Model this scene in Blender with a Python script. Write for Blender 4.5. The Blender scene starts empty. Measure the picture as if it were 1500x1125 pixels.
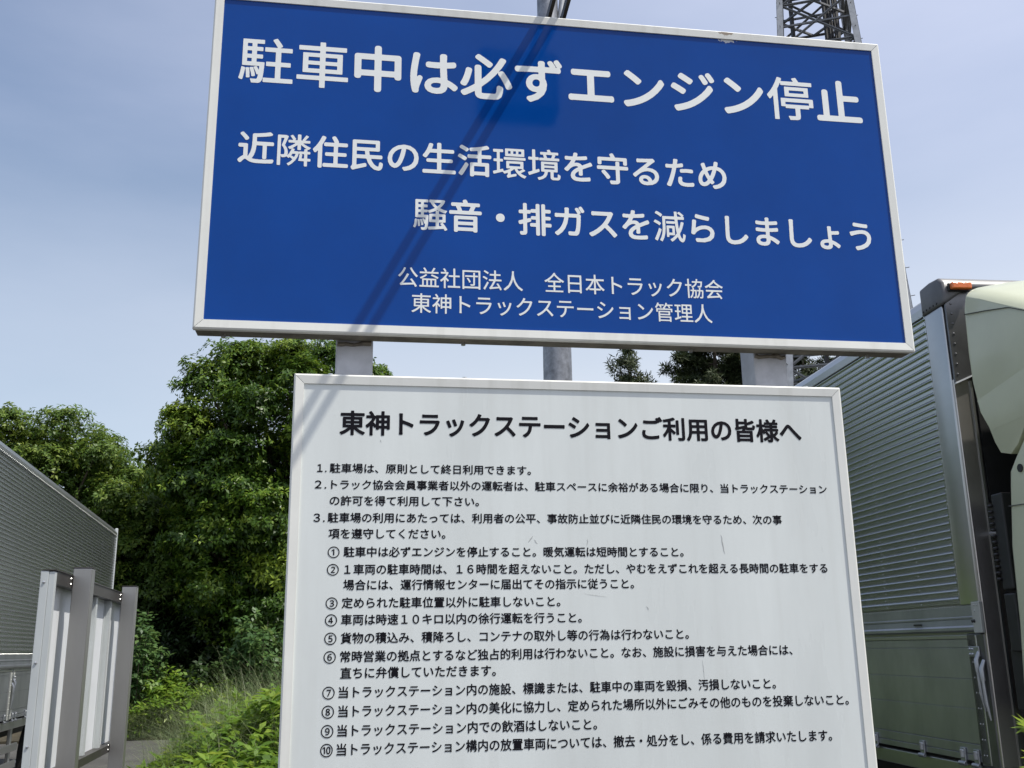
import bpy, bmesh, math, random
import numpy as np
from mathutils import Vector, Matrix

R = math.radians
SC = bpy.context.scene
COL = SC.collection

# ------------------------------------------------------------------ camera
cam_data = bpy.data.cameras.new('camera')
cam_data.sensor_width = 36.0
cam_data.lens = 1479.1 / 1500.0 * 36.0
cam_data.clip_start = 0.05
cam_data.clip_end = 5000
cam = bpy.data.objects.new('camera', cam_data)
COL.objects.link(cam)
SC.camera = cam
_p, _y, _r = R(14.7155), R(-9.088), R(-0.8527)
_fw = Vector((-math.sin(_y) * math.cos(_p), math.cos(_y) * math.cos(_p), math.sin(_p)))
_rt = Vector((math.cos(_y), math.sin(_y), 0))
_up = _rt.cross(_fw)
_r2 = math.cos(_r) * _rt + math.sin(_r) * _up
_u2 = -math.sin(_r) * _rt + math.cos(_r) * _up
_m = Matrix.Identity(4)
for i in range(3):
    _m[i][0], _m[i][1], _m[i][2] = _r2[i], _u2[i], -_fw[i]
_m[2][3] = 1.65
cam.matrix_world = _m

# ------------------------------------------------------------------ sun + sky
SUN = Vector((0.435, -0.2227, 0.873)).normalized()
sun_data = bpy.data.lights.new('sun', 'SUN')
sun_data.energy = 4.0
sun_data.angle = R(0.53)
sun_data.color = (1.0, 0.955, 0.87)
sun = bpy.data.objects.new('sun', sun_data)
sun.rotation_euler = (-SUN).to_track_quat('-Z', 'Y').to_euler()
COL.objects.link(sun)

world = bpy.data.worlds.new('World')
SC.world = world
world.use_nodes = True
nt = world.node_tree
nt.nodes.clear()
wo = nt.nodes.new('ShaderNodeOutputWorld')
bg = nt.nodes.new('ShaderNodeBackground')
sky = nt.nodes.new('ShaderNodeTexSky')
sky.sky_type = 'NISHITA'
sky.sun_disc = False
sky.sun_elevation = math.asin(SUN.z)
sky.sun_rotation = math.atan2(SUN.x, SUN.y)
sky.altitude = 60
sky.air_density = 1.15
sky.dust_density = 0.45
sky.ozone_density = 1.0
tc = nt.nodes.new('ShaderNodeTexCoord')
# thin high haze: thicker towards the horizon, with faint streaks
mp = nt.nodes.new('ShaderNodeMapping')
mp.inputs['Scale'].default_value = (1.0, 0.8, 3.4)
mp.inputs['Rotation'].default_value = (0.10, 0.12, 0.5)
nz = nt.nodes.new('ShaderNodeTexNoise')
nz.inputs['Scale'].default_value = 1.9
nz.inputs['Detail'].default_value = 8
nz.inputs['Roughness'].default_value = 0.52
nr = nt.nodes.new('ShaderNodeMapRange')
nr.inputs['From Min'].default_value = 0.36; nr.inputs['From Max'].default_value = 0.72
nr.inputs['To Min'].default_value = 0.10; nr.inputs['To Max'].default_value = 0.30
sx = nt.nodes.new('ShaderNodeSeparateXYZ')
hr = nt.nodes.new('ShaderNodeMapRange')
hr.interpolation_type = 'SMOOTHSTEP'
hr.inputs['From Min'].default_value = 0.50; hr.inputs['From Max'].default_value = 0.12
hr.inputs['To Min'].default_value = 0.0; hr.inputs['To Max'].default_value = 0.92
# brighter veil on the sun's side
dp = nt.nodes.new('ShaderNodeVectorMath'); dp.operation = 'DOT_PRODUCT'; dp.inputs[1].default_value = SUN
dr = nt.nodes.new('ShaderNodeMapRange')
dr.inputs['From Min'].default_value = 0.10; dr.inputs['From Max'].default_value = 0.75
dr.inputs['To Min'].default_value = 0.0; dr.inputs['To Max'].default_value = 0.75
ad = nt.nodes.new('ShaderNodeMath'); ad.operation = 'ADD'; ad.use_clamp = True
hs = nt.nodes.new('ShaderNodeHueSaturation'); hs.inputs['Saturation'].default_value = 1.15; hs.inputs['Value'].default_value = 0.98
m1 = nt.nodes.new('ShaderNodeMix'); m1.data_type = 'RGBA'; m1.inputs[7].default_value = (6.5, 6.9, 8.5, 1)
m2 = nt.nodes.new('ShaderNodeMix'); m2.data_type = 'RGBA'; m2.inputs[7].default_value = (7.0, 7.4, 8.0, 1)
L = nt.links.new
L(tc.outputs['Generated'], dp.inputs[0]); L(dp.outputs['Value'], dr.inputs['Value'])
L(tc.outputs['Generated'], mp.inputs['Vector']); L(tc.outputs['Generated'], sx.inputs[0])
L(sx.outputs['Z'], hr.inputs['Value']); L(mp.outputs['Vector'], nz.inputs['Vector']); L(nz.outputs['Fac'], nr.inputs['Value'])
L(nr.outputs['Result'], ad.inputs[0]); L(dr.outputs['Result'], ad.inputs[1])
L(sky.outputs['Color'], hs.inputs['Color'])
L(ad.outputs[0], m1.inputs[0]); L(hs.outputs['Color'], m1.inputs[6])
d2 = nt.nodes.new('ShaderNodeMapRange')
d2.inputs['From Min'].default_value = -0.16; d2.inputs['From Max'].default_value = 0.10
d2.inputs['To Min'].default_value = 0.45; d2.inputs['To Max'].default_value = 1.0
ml = nt.nodes.new('ShaderNodeMath'); ml.operation = 'MULTIPLY'
L(dp.outputs['Value'], d2.inputs['Value']); L(d2.outputs['Result'], ml.inputs[0]); L(hr.outputs['Result'], ml.inputs[1])
L(ml.outputs[0], m2.inputs[0]); L(m1.outputs[2], m2.inputs[6])
L(m2.outputs[2], bg.inputs['Color'])
bg.inputs['Strength'].default_value = 0.10
nt.links.new(bg.outputs['Background'], wo.inputs['Surface'])

SC.view_settings.view_transform = 'Standard'
SC.view_settings.look = 'None'
SC.view_settings.gamma = 1.0
SC.view_settings.exposure = 0.30


# ------------------------------------------------------------------ helpers
def link(o, parent=None):
    COL.objects.link(o)
    if parent is not None:
        o.parent = parent
    return o


def tag(o, label=None, cat=None, group=None, kind=None):
    if label: o['label'] = label
    if cat: o['category'] = cat
    if group: o['group'] = group
    if kind: o['kind'] = kind
    return o


def thing(name, label, cat, loc=(0, 0, 0), rz=0.0, group=None):
    o = bpy.data.objects.new(name, None)
    o.empty_display_size = 0.2
    o.location = loc
    o.rotation_euler = (0, 0, rz)
    link(o)
    return tag(o, label, cat, group)


class MB:
    """collects shapes for one mesh object; coordinates in the parent's frame"""
    def __init__(self, off=(0, 0, 0)):
        self.v, self.f, self.off = [], [], Vector(off)

    def add(self, verts, faces):
        b = len(self.v)
        self.v.extend([Vector(p) - self.off for p in verts])
        self.f.extend([tuple(b + i for i in f) for f in faces])
        return self

    def box(self, x0, x1, y0, y1, z0, z1):
        v = [(x0, y0, z0), (x1, y0, z0), (x1, y1, z0), (x0, y1, z0), (x0, y0, z1), (x1, y0, z1), (x1, y1, z1), (x0, y1, z1)]
        return self.add(v, [(0, 3, 2, 1), (4, 5, 6, 7), (0, 1, 5, 4), (1, 2, 6, 5), (2, 3, 7, 6), (3, 0, 4, 7)])

    def bar(self, a, b, w, h=None, up=(0, 0, 1)):
        """rectangular bar from a to b"""
        h = h or w
        a, b = Vector(a), Vector(b)
        d = (b - a).normalized()
        u = Vector(up)
        if abs(d.dot(u)) > 0.98: u = Vector((0, 1, 0))
        s = d.cross(u).normalized()
        t = s.cross(d).normalized()
        v = []
        for p in (a, b):
            for i, j in ((-1, -1), (1, -1), (1, 1), (-1, 1)):
                v.append(p + s * (i * w / 2) + t * (j * h / 2))
        return self.add(v, [(0, 3, 2, 1), (4, 5, 6, 7), (0, 1, 5, 4), (1, 2, 6, 5), (2, 3, 7, 6), (3, 0, 4, 7)])

    def tube(self, pts, rads, n=10, cap=True):
        pts = [Vector(p) for p in pts]
        if not hasattr(rads, '__len__'): rads = [rads] * len(pts)
        v, f = [], []
        for i, p in enumerate(pts):
            d = (pts[min(i + 1, len(pts) - 1)] - pts[max(i - 1, 0)]).normalized()
            u = Vector((0, 0, 1)) if abs(d.z) < 0.9 else Vector((1, 0, 0))
            s = d.cross(u).normalized(); t = s.cross(d)
            for k in range(n):
                a = 2 * math.pi * k / n
                v.append(p + (s * math.cos(a) + t * math.sin(a)) * rads[i])
        for i in range(len(pts) - 1):
            for k in range(n):
                k2 = (k + 1) % n
                f.append((i * n + k, (i + 1) * n + k, (i + 1) * n + k2, i * n + k2))
        if cap:
            f.append(tuple(range(n)))
            f.append(tuple((len(pts) - 1) * n + k for k in reversed(range(n))))
        return self.add(v, f)

    def dome(self, c, r, axis, n=6, h=0.6):
        """small rivet / bolt head"""
        ax = Vector(axis).normalized()
        u = Vector((0, 0, 1)) if abs(ax.z) < 0.9 else Vector((1, 0, 0))
        s = ax.cross(u).normalized(); t = s.cross(ax)
        c = Vector(c)
        v = []
        for rr, hh in ((1, 0), (0.75, 0.65)):
            for k in range(n):
                a = 2 * math.pi * k / n
                v.append(c + (s * math.cos(a) + t * math.sin(a)) * r * rr + ax * r * h * hh)
        v.append(c + ax * r * h)
        f = []
        for k in range(n):
            k2 = (k + 1) % n
            f.append((k, k2, n + k2, n + k)); f.append((n + k, n + k2, 2 * n))
        return self.add(v, f)

    def prism_x(self, poly, x0, x1):
        """(y, z) outline extruded along x"""
        n = len(poly)
        v = [(x0, y, z) for y, z in poly] + [(x1, y, z) for y, z in poly]
        f = [tuple(range(n)), tuple(reversed(range(n, 2 * n)))]
        for k in range(n):
            k2 = (k + 1) % n
            f.append((k, n + k, n + k2, k2))
        return self.add(v, f)

    def sweep_y(self, prof, y0, y1, closed=False):
        """(x, z) profile extruded along y"""
        n = len(prof)
        v = [(x, y0, z) for x, z in prof] + [(x, y1, z) for x, z in prof]
        f = [(k, (k + 1) % n, n + (k + 1) % n, n + k) for k in range(n if closed else n - 1)]
        if closed:
            f.append(tuple(reversed(range(n)))); f.append(tuple(range(n, 2 * n)))
        return self.add(v, f)

    def build(self, name, mat, parent=None, smooth=False, bevel=0.0, segs=2, fix=True, angle=35):
        me = bpy.data.meshes.new(name)
        me.from_pydata([tuple(p) for p in self.v], [], self.f)
        if fix or bevel:
            bm = bmesh.new(); bm.from_mesh(me)
            if fix: bmesh.ops.recalc_face_normals(bm, faces=bm.faces)
            if bevel:
                es = [e for e in bm.edges if len(e.link_faces) == 2 and e.calc_face_angle(0) > R(angle)]
                bmesh.ops.bevel(bm, geom=es, offset=bevel, segments=segs, profile=0.5, affect='EDGES', clamp_overlap=True)
            bm.to_mesh(me); bm.free()
        if smooth:
            me.polygons.foreach_set('use_smooth', [True] * len(me.polygons))
            try: me.set_sharp_from_angle(angle=R(38))
            except Exception: pass
        me.materials.append(mat)
        o = bpy.data.objects.new(name, me)
        return link(o, parent)


def np_mesh(name, verts, quads, mat, parent=None, tint=None, smooth=False):
    me = bpy.data.meshes.new(name)
    nq = len(quads)
    me.vertices.add(len(verts)); me.vertices.foreach_set('co', np.asarray(verts, np.float32).ravel())
    me.loops.add(nq * 4); me.loops.foreach_set('vertex_index', np.asarray(quads, np.int32).ravel())
    me.polygons.add(nq); me.polygons.foreach_set('loop_start', np.arange(0, nq * 4, 4, dtype=np.int32))
    if tint is not None:
        at = me.attributes.new('tint', 'FLOAT', 'FACE')
        at.data.foreach_set('value', np.asarray(tint, np.float32))
    me.update(calc_edges=True)
    if smooth: me.polygons.foreach_set('use_smooth', [True] * nq)
    me.materials.append(mat)
    return link(bpy.data.objects.new(name, me), parent)


# ------------------------------------------------------------------ materials
def pmat(name, col, rough=0.5, metal=0.0, spec=0.5, var=0.0, scale=3.0, rvar=0.0, bump=0.0, bscale=60.0, coat=0.0, stretch=(1, 1, 1), dark=None):
    m = bpy.data.materials.new(name); m.use_nodes = True
    n = m.node_tree; b = n.nodes['Principled BSDF']
    b.inputs['Base Color'].default_value = (*col, 1)
    b.inputs['Roughness'].default_value = rough
    b.inputs['Metallic'].default_value = metal
    b.inputs['Specular IOR Level'].default_value = spec
    b.inputs['Coat Weight'].default_value = coat
    b.inputs['Coat Roughness'].default_value = 0.06
    if var or rvar or bump:
        t = n.nodes.new('ShaderNodeTexCoord'); mpn = n.nodes.new('ShaderNodeMapping')
        mpn.inputs['Scale'].default_value = stretch
        n.links.new(t.outputs['Object'], mpn.inputs['Vector'])
        nz = n.nodes.new('ShaderNodeTexNoise'); nz.inputs['Scale'].default_value = scale; nz.inputs['Detail'].default_value = 6
        nz.inputs['Roughness'].default_value = 0.62
        n.links.new(mpn.outputs['Vector'], nz.inputs['Vector'])
        if var:
            r = n.nodes.new('ShaderNodeValToRGB')
            lo = dark or tuple(c * (1 - var) for c in col)
            hi = tuple(min(1, c * (1 + var * 0.5)) for c in col)
            r.color_ramp.elements[0].position = 0.3; r.color_ramp.elements[0].color = (*lo, 1)
            r.color_ramp.elements[1].position = 0.68; r.color_ramp.elements[1].color = (*hi, 1)
            n.links.new(nz.outputs['Fac'], r.inputs['Fac']); n.links.new(r.outputs['Color'], b.inputs['Base Color'])
        if rvar:
            mr = n.nodes.new('ShaderNodeMapRange')
            mr.inputs['From Min'].default_value = 0.3; mr.inputs['From Max'].default_value = 0.7
            mr.inputs['To Min'].default_value = max(0.02, rough - rvar); mr.inputs['To Max'].default_value = min(1, rough + rvar)
            n.links.new(nz.outputs['Fac'], mr.inputs['Value']); n.links.new(mr.outputs['Result'], b.inputs['Roughness'])
        if bump:
            n2 = n.nodes.new('ShaderNodeTexNoise'); n2.inputs['Scale'].default_value = bscale; n2.inputs['Detail'].default_value = 4
            n.links.new(mpn.outputs['Vector'], n2.inputs['Vector'])
            bp = n.nodes.new('ShaderNodeBump'); bp.inputs['Strength'].default_value = bump; bp.inputs['Distance'].default_value = 0.01
            n.links.new(n2.outputs['Fac'], bp.inputs['Height']); n.links.new(bp.outputs['Normal'], b.inputs['Normal'])
    return m


def leaf_mat(name, dark, mid, light, rough=0.42, trans=0.3):
    m = bpy.data.materials.new(name); m.use_nodes = True
    n = m.node_tree; b = n.nodes['Principled BSDF']; out = n.nodes['Material Output']
    a = n.nodes.new('ShaderNodeAttribute'); a.attribute_name = 'tint'
    r = n.nodes.new('ShaderNodeValToRGB')
    r.color_ramp.elements[0].color = (*dark, 1)
    e = r.color_ramp.elements.new(0.55); e.color = (*mid, 1)
    r.color_ramp.elements[-1].color = (*light, 1)
    n.links.new(a.outputs['Fac'], r.inputs['Fac']); n.links.new(r.outputs['Color'], b.inputs['Base Color'])
    b.inputs['Roughness'].default_value = rough
    b.inputs['Specular IOR Level'].default_value = 0.35
    t = n.nodes.new('ShaderNodeBsdfTranslucent')
    h = n.nodes.new('ShaderNodeHueSaturation'); h.inputs['Value'].default_value = 1.5; h.inputs['Hue'].default_value = 0.485
    n.links.new(r.outputs['Color'], h.inputs['Color']); n.links.new(h.outputs['Color'], t.inputs['Color'])
    mix = n.nodes.new('ShaderNodeMixShader'); mix.inputs[0].default_value = trans
    n.links.new(b.outputs[0], mix.inputs[1]); n.links.new(t.outputs[0], mix.inputs[2]); n.links.new(mix.outputs[0], out.inputs['Surface'])
    return m


M = {}
M['blue'] = pmat('blue_panel', (0.0008, 0.057, 0.295), rough=0.09, spec=0.24, var=0.14, scale=2.2, rvar=0.04, bump=0.012, bscale=5)
M['letter_white'] = pmat('white_vinyl', (0.84, 0.86, 0.84), rough=0.35, var=0.04, scale=9)
M['letter_black'] = pmat('black_vinyl', (0.007, 0.0065, 0.010), rough=0.55, spec=0.12)
M['white'] = pmat('white_panel', (0.735, 0.768, 0.748), rough=0.3, spec=0.35, var=0.10, rvar=0.08, scale=4.5, stretch=(1, 1, 0.22), bump=0.01, bscale=4)
M['frame'] = pmat('painted_aluminium', (0.79, 0.79, 0.74), rough=0.4, spec=0.45, var=0.06, scale=5, stretch=(1, 1, 1))
M['joint'] = pmat('dark_joint', (0.03, 0.028, 0.026), rough=0.8)
M['post'] = pmat('grey_painted_steel', (0.47, 0.475, 0.50), rough=0.42, metal=0.25, var=0.22, scale=16, bump=0.02, bscale=90)
M['galv'] = pmat('galvanised_steel', (0.42, 0.43, 0.44), rough=0.42, metal=0.55, var=0.25, scale=20)
M['pole'] = pmat('mottled_zinc_pole', (0.27, 0.28, 0.30), rough=0.4, metal=0.55, var=0.45, scale=22, stretch=(1, 1, 0.8), bump=0.05, bscale=40)
M['dark_metal'] = pmat('dark_steel', (0.035, 0.033, 0.032), rough=0.5, metal=0.3, var=0.3, scale=20)
M['tower'] = pmat('weathered_tower_steel', (0.17, 0.175, 0.18), rough=0.5, metal=0.35, var=0.35, scale=6)
M['tower_light'] = pmat('zinc_tower_leg', (0.44, 0.45, 0.46), rough=0.5, metal=0.3, var=0.25, scale=6)
M['alu'] = pmat('ribbed_aluminium', (0.56, 0.575, 0.58), rough=0.27, metal=0.94, var=0.07, scale=0.9, stretch=(1, 0.3, 3))
M['alu_flat'] = pmat('anodised_aluminium', (0.52, 0.53, 0.52), rough=0.33, metal=0.95, var=0.08, scale=1.5, stretch=(1, 1, 2.5))
M['gate'] = pmat('brushed_gate_aluminium', (0.43, 0.445, 0.465), rough=0.42, metal=1.0, var=0.20, scale=2.6, stretch=(1, 1.4, 0.7))
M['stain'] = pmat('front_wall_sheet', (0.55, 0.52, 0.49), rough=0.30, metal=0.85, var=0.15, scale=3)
M['grey_plastic'] = pmat('dark_grey_cap', (0.12, 0.12, 0.125), rough=0.42, metal=0.2, var=0.2, scale=10, bump=0.02, bscale=150)
M['black_plastic'] = pmat('black_plastic', (0.014, 0.014, 0.015), rough=0.5, var=0.3, scale=14)
M['dark_plate'] = pmat('dark_plate', (0.16, 0.16, 0.165), rough=0.35, metal=0.8, var=0.2, scale=8)
M['chassis'] = pmat('chassis_paint', (0.05, 0.05, 0.052), rough=0.6, var=0.3, scale=6)
M['tyre'] = pmat('tyre_rubber', (0.02, 0.02, 0.02), rough=0.85)
M['green_cab'] = pmat('pale_green_paint', (0.53, 0.55, 0.385), rough=0.34, spec=0.4, coat=0.12, var=0.06, scale=3, bump=0.004, bscale=300)
M['white_cab'] = pmat('white_cab_paint', (0.72, 0.73, 0.72), rough=0.25, coat=0.4)
M['glass'] = pmat('cab_glass', (0.012, 0.015, 0.017), rough=0.04, spec=0.7)
M['amber'] = pmat('amber_lens', (0.75, 0.16, 0.012), rough=0.15, spec=0.6, coat=0.6, bump=0.3, bscale=60)
M['lens'] = pmat('clear_lens', (0.6, 0.62, 0.64), rough=0.1, spec=0.7)
M['bronze'] = pmat('bronze_grey_post', (0.335, 0.33, 0.32), rough=0.40, metal=0.75, var=0.10, scale=5, stretch=(1, 1, 0.2))
M['bronze_dark'] = pmat('bronze_grey_rail', (0.055, 0.05, 0.045), rough=0.45, metal=0.3, var=0.2, scale=12)
M['trim'] = pmat('gate_trim', (0.44, 0.45, 0.42), rough=0.5, metal=0.35, var=0.12, scale=9)
M['sheet'] = pmat('white_steel_sheet', (0.74, 0.76, 0.78), rough=0.45, var=0.06, scale=5)
M['channel'] = pmat('pale_grey_channel', (0.52, 0.55, 0.55), rough=0.4, metal=0.1, var=0.08, scale=9, stretch=(1, 1, 0.3))
M['bolt'] = pmat('zinc_bolt', (0.6, 0.6, 0.6), rough=0.3, metal=0.9)
M['bark'] = pmat('tree_bark', (0.10, 0.08, 0.06), rough=0.9, var=0.5, scale=9, stretch=(1, 1, 0.3), bump=0.5, bscale=30)
M['leaf_big'] = leaf_mat('leaf_broad', (0.024, 0.060, 0.009), (0.082, 0.158, 0.018), (0.25, 0.34, 0.042), rough=0.38)
M['leaf_left'] = leaf_mat('leaf_soft', (0.030, 0.068, 0.012), (0.105, 0.180, 0.028), (0.25, 0.32, 0.054), rough=0.45)
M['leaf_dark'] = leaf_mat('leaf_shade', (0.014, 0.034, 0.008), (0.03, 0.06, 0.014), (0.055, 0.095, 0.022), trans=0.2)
M['leaf_bush'] = leaf_mat('leaf_bush', (0.045, 0.10, 0.03), (0.085, 0.165, 0.05), (0.16, 0.24, 0.07), trans=0.35)
M['leaf_weed'] = leaf_mat('leaf_weed', (0.065, 0.13, 0.016), (0.14, 0.25, 0.028), (0.27, 0.36, 0.055), trans=0.35)
M['grass'] = leaf_mat('grass_blade', (0.09, 0.13, 0.05), (0.17, 0.22, 0.10), (0.32, 0.33, 0.19), trans=0.3)
M['leaf_maple'] = leaf_mat('leaf_maple', (0.13, 0.22, 0.03), (0.22, 0.33, 0.05), (0.36, 0.44, 0.09), trans=0.45)
M['needle'] = leaf_mat('conifer_needle', (0.018, 0.032, 0.011), (0.042, 0.062, 0.022), (0.080, 0.092, 0.032), rough=0.6, trans=0.12)


def asphalt_mat():
    m = pmat('asphalt', (0.075, 0.073, 0.070), rough=0.9, var=0.35, scale=1.3, bump=0.35, bscale=220)
    return m


M['asphalt'] = asphalt_mat()
M['soil'] = pmat('leaf_litter_soil', (0.06, 0.05, 0.03), rough=0.95, var=0.5, scale=5, bump=0.4, bscale=40)
M['concrete'] = pmat('kerb_concrete', (0.33, 0.32, 0.30), rough=0.85, var=0.25, scale=8, bump=0.2, bscale=90)


# dirt / chipped paint on the blue panel's top edge, in the panel's own metres
def add_chip(m, centre, rad, col):
    n = m.node_tree; b = n.nodes['Principled BSDF']
    src = b.inputs['Base Color'].links[0].from_socket
    t = n.nodes.new('ShaderNodeTexCoord')
    vm = n.nodes.new('ShaderNodeVectorMath'); vm.operation = 'SUBTRACT'; vm.inputs[1].default_value = centre
    n.links.new(t.outputs['Object'], vm.inputs[0])
    mpn = n.nodes.new('ShaderNodeMapping'); mpn.inputs['Scale'].default_value = (1 / rad[0], 0.0, 1 / rad[1])
    n.links.new(vm.outputs[0], mpn.inputs['Vector'])
    ln = n.nodes.new('ShaderNodeVectorMath'); ln.operation = 'LENGTH'; n.links.new(mpn.outputs[0], ln.inputs[0])
    nz = n.nodes.new('ShaderNodeTexNoise'); nz.inputs['Scale'].default_value = 130; nz.inputs['Detail'].default_value = 4
    n.links.new(t.outputs['Object'], nz.inputs['Vector'])
    ad = n.nodes.new('ShaderNodeMath'); ad.operation = 'MULTIPLY_ADD'; ad.inputs[1].default_value = 1.6; 
    n.links.new(nz.outputs['Fac'], ad.inputs[0]); n.links.new(ln.outputs['Value'], ad.inputs[2])
    lt = n.nodes.new('ShaderNodeMath'); lt.operation = 'LESS_THAN'; lt.inputs[1].default_value = 1.45
    n.links.new(ad.outputs[0], lt.inputs[0])
    mixn = n.nodes.new('ShaderNodeMix'); mixn.data_type = 'RGBA'; mixn.inputs[7].default_value = (*col, 1)
    n.links.new(lt.outputs[0], mixn.inputs[0]); n.links.new(src, mixn.inputs[6]); n.links.new(mixn.outputs[2], b.inputs['Base Color'])


# ------------------------------------------------------------------ ground
g = MB()
g.add([(-1500, -1500, 0), (1500, -1500, 0), (1500, 1500, 0), (-1500, 1500, 0)], [(0, 1, 2, 3)])
ground = g.build('ground', M['asphalt']); tag(ground, kind='structure')
g = MB().box(-40, 40, 22.15, 60, 0.004, 0.05)
verge = g.build('verge_ground', M['soil']); tag(verge, kind='structure')
g = MB().box(-2.0, 3.0, 8.6, 13.4, 0.004, 0.12)
bed = g.build('planting_bed', M['soil']); tag(bed, kind='structure')
kb = MB()
for (x0, x1, y0, y1) in ((-2.16, 3.16, 8.44, 8.59), (-2.16, 3.16, 13.41, 13.56), (-2.16, -2.01, 8.6, 13.4), (3.01, 3.16, 8.6, 13.4)):
    kb.box(x0, x1, y0, y1, 0.003, 0.15)
kerb = kb.build('kerb', M['concrete'], bevel=0.012); tag(kerb, kind='structure')
pl = MB()
for k in range(-4, 4):
    x = -5.3 + 3.4 * k
    if -2.6 < x < 3.5: continue
    pl.box(x - 0.06, x + 0.06, 6.0, 19.0, 0.0035, 0.0045)
lines = pl.build('parking_line_paint', pmat('road_paint', (0.6, 0.6, 0.58), rough=0.8, var=0.4, scale=14)); tag(lines, kind='structure')


# ------------------------------------------------------------------ lettering
def text_tris(body, off=0.0):
    c = bpy.data.curves.new('lettering', 'FONT'); c.body = body; c.size = 1; c.resolution_u = 4; c.offset = off
    o = bpy.data.objects.new('lettering', c); COL.objects.link(o)
    dg = bpy.context.evaluated_depsgraph_get()
    me = bpy.data.meshes.new_from_object(o.evaluated_get(dg))
    co = np.array([v.co[:2] for v in me.vertices], float)
    fs = [tuple(p.vertices) for p in me.polygons]
    bpy.data.objects.remove(o); bpy.data.curves.remove(c); bpy.data.meshes.remove(me)
    return co, fs


def fit(co, x0, x1, zc, h, pad=0.0):
    mn, mxx = co[:, 0].min(), co[:, 0].max()
    sx = (x1 - x0 - 2 * pad) / (mxx - mn); sz = (h - 2 * pad) / 0.92
    out = co.copy()
    out[:, 0] = (co[:, 0] - mn) * sx + x0 + pad
    out[:, 1] = (co[:, 1] - 0.38) * sz + zc
    return out


def flat_text(pieces, y, name, mat, parent, grow, poff, res=0.00026):
    """pieces: (body, x0, x1, zc, h) joined to one mesh lying in the plane y"""
    mb = MB(poff)
    for body, x0, x1, zc, h, gw in pieces:
        round_text(body, x0, x1, zc, h, 0, grow if gw is None else gw, y, None, None, None, poff, res, mb)
    return mb.build(name, mat, parent, fix=False)


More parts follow.
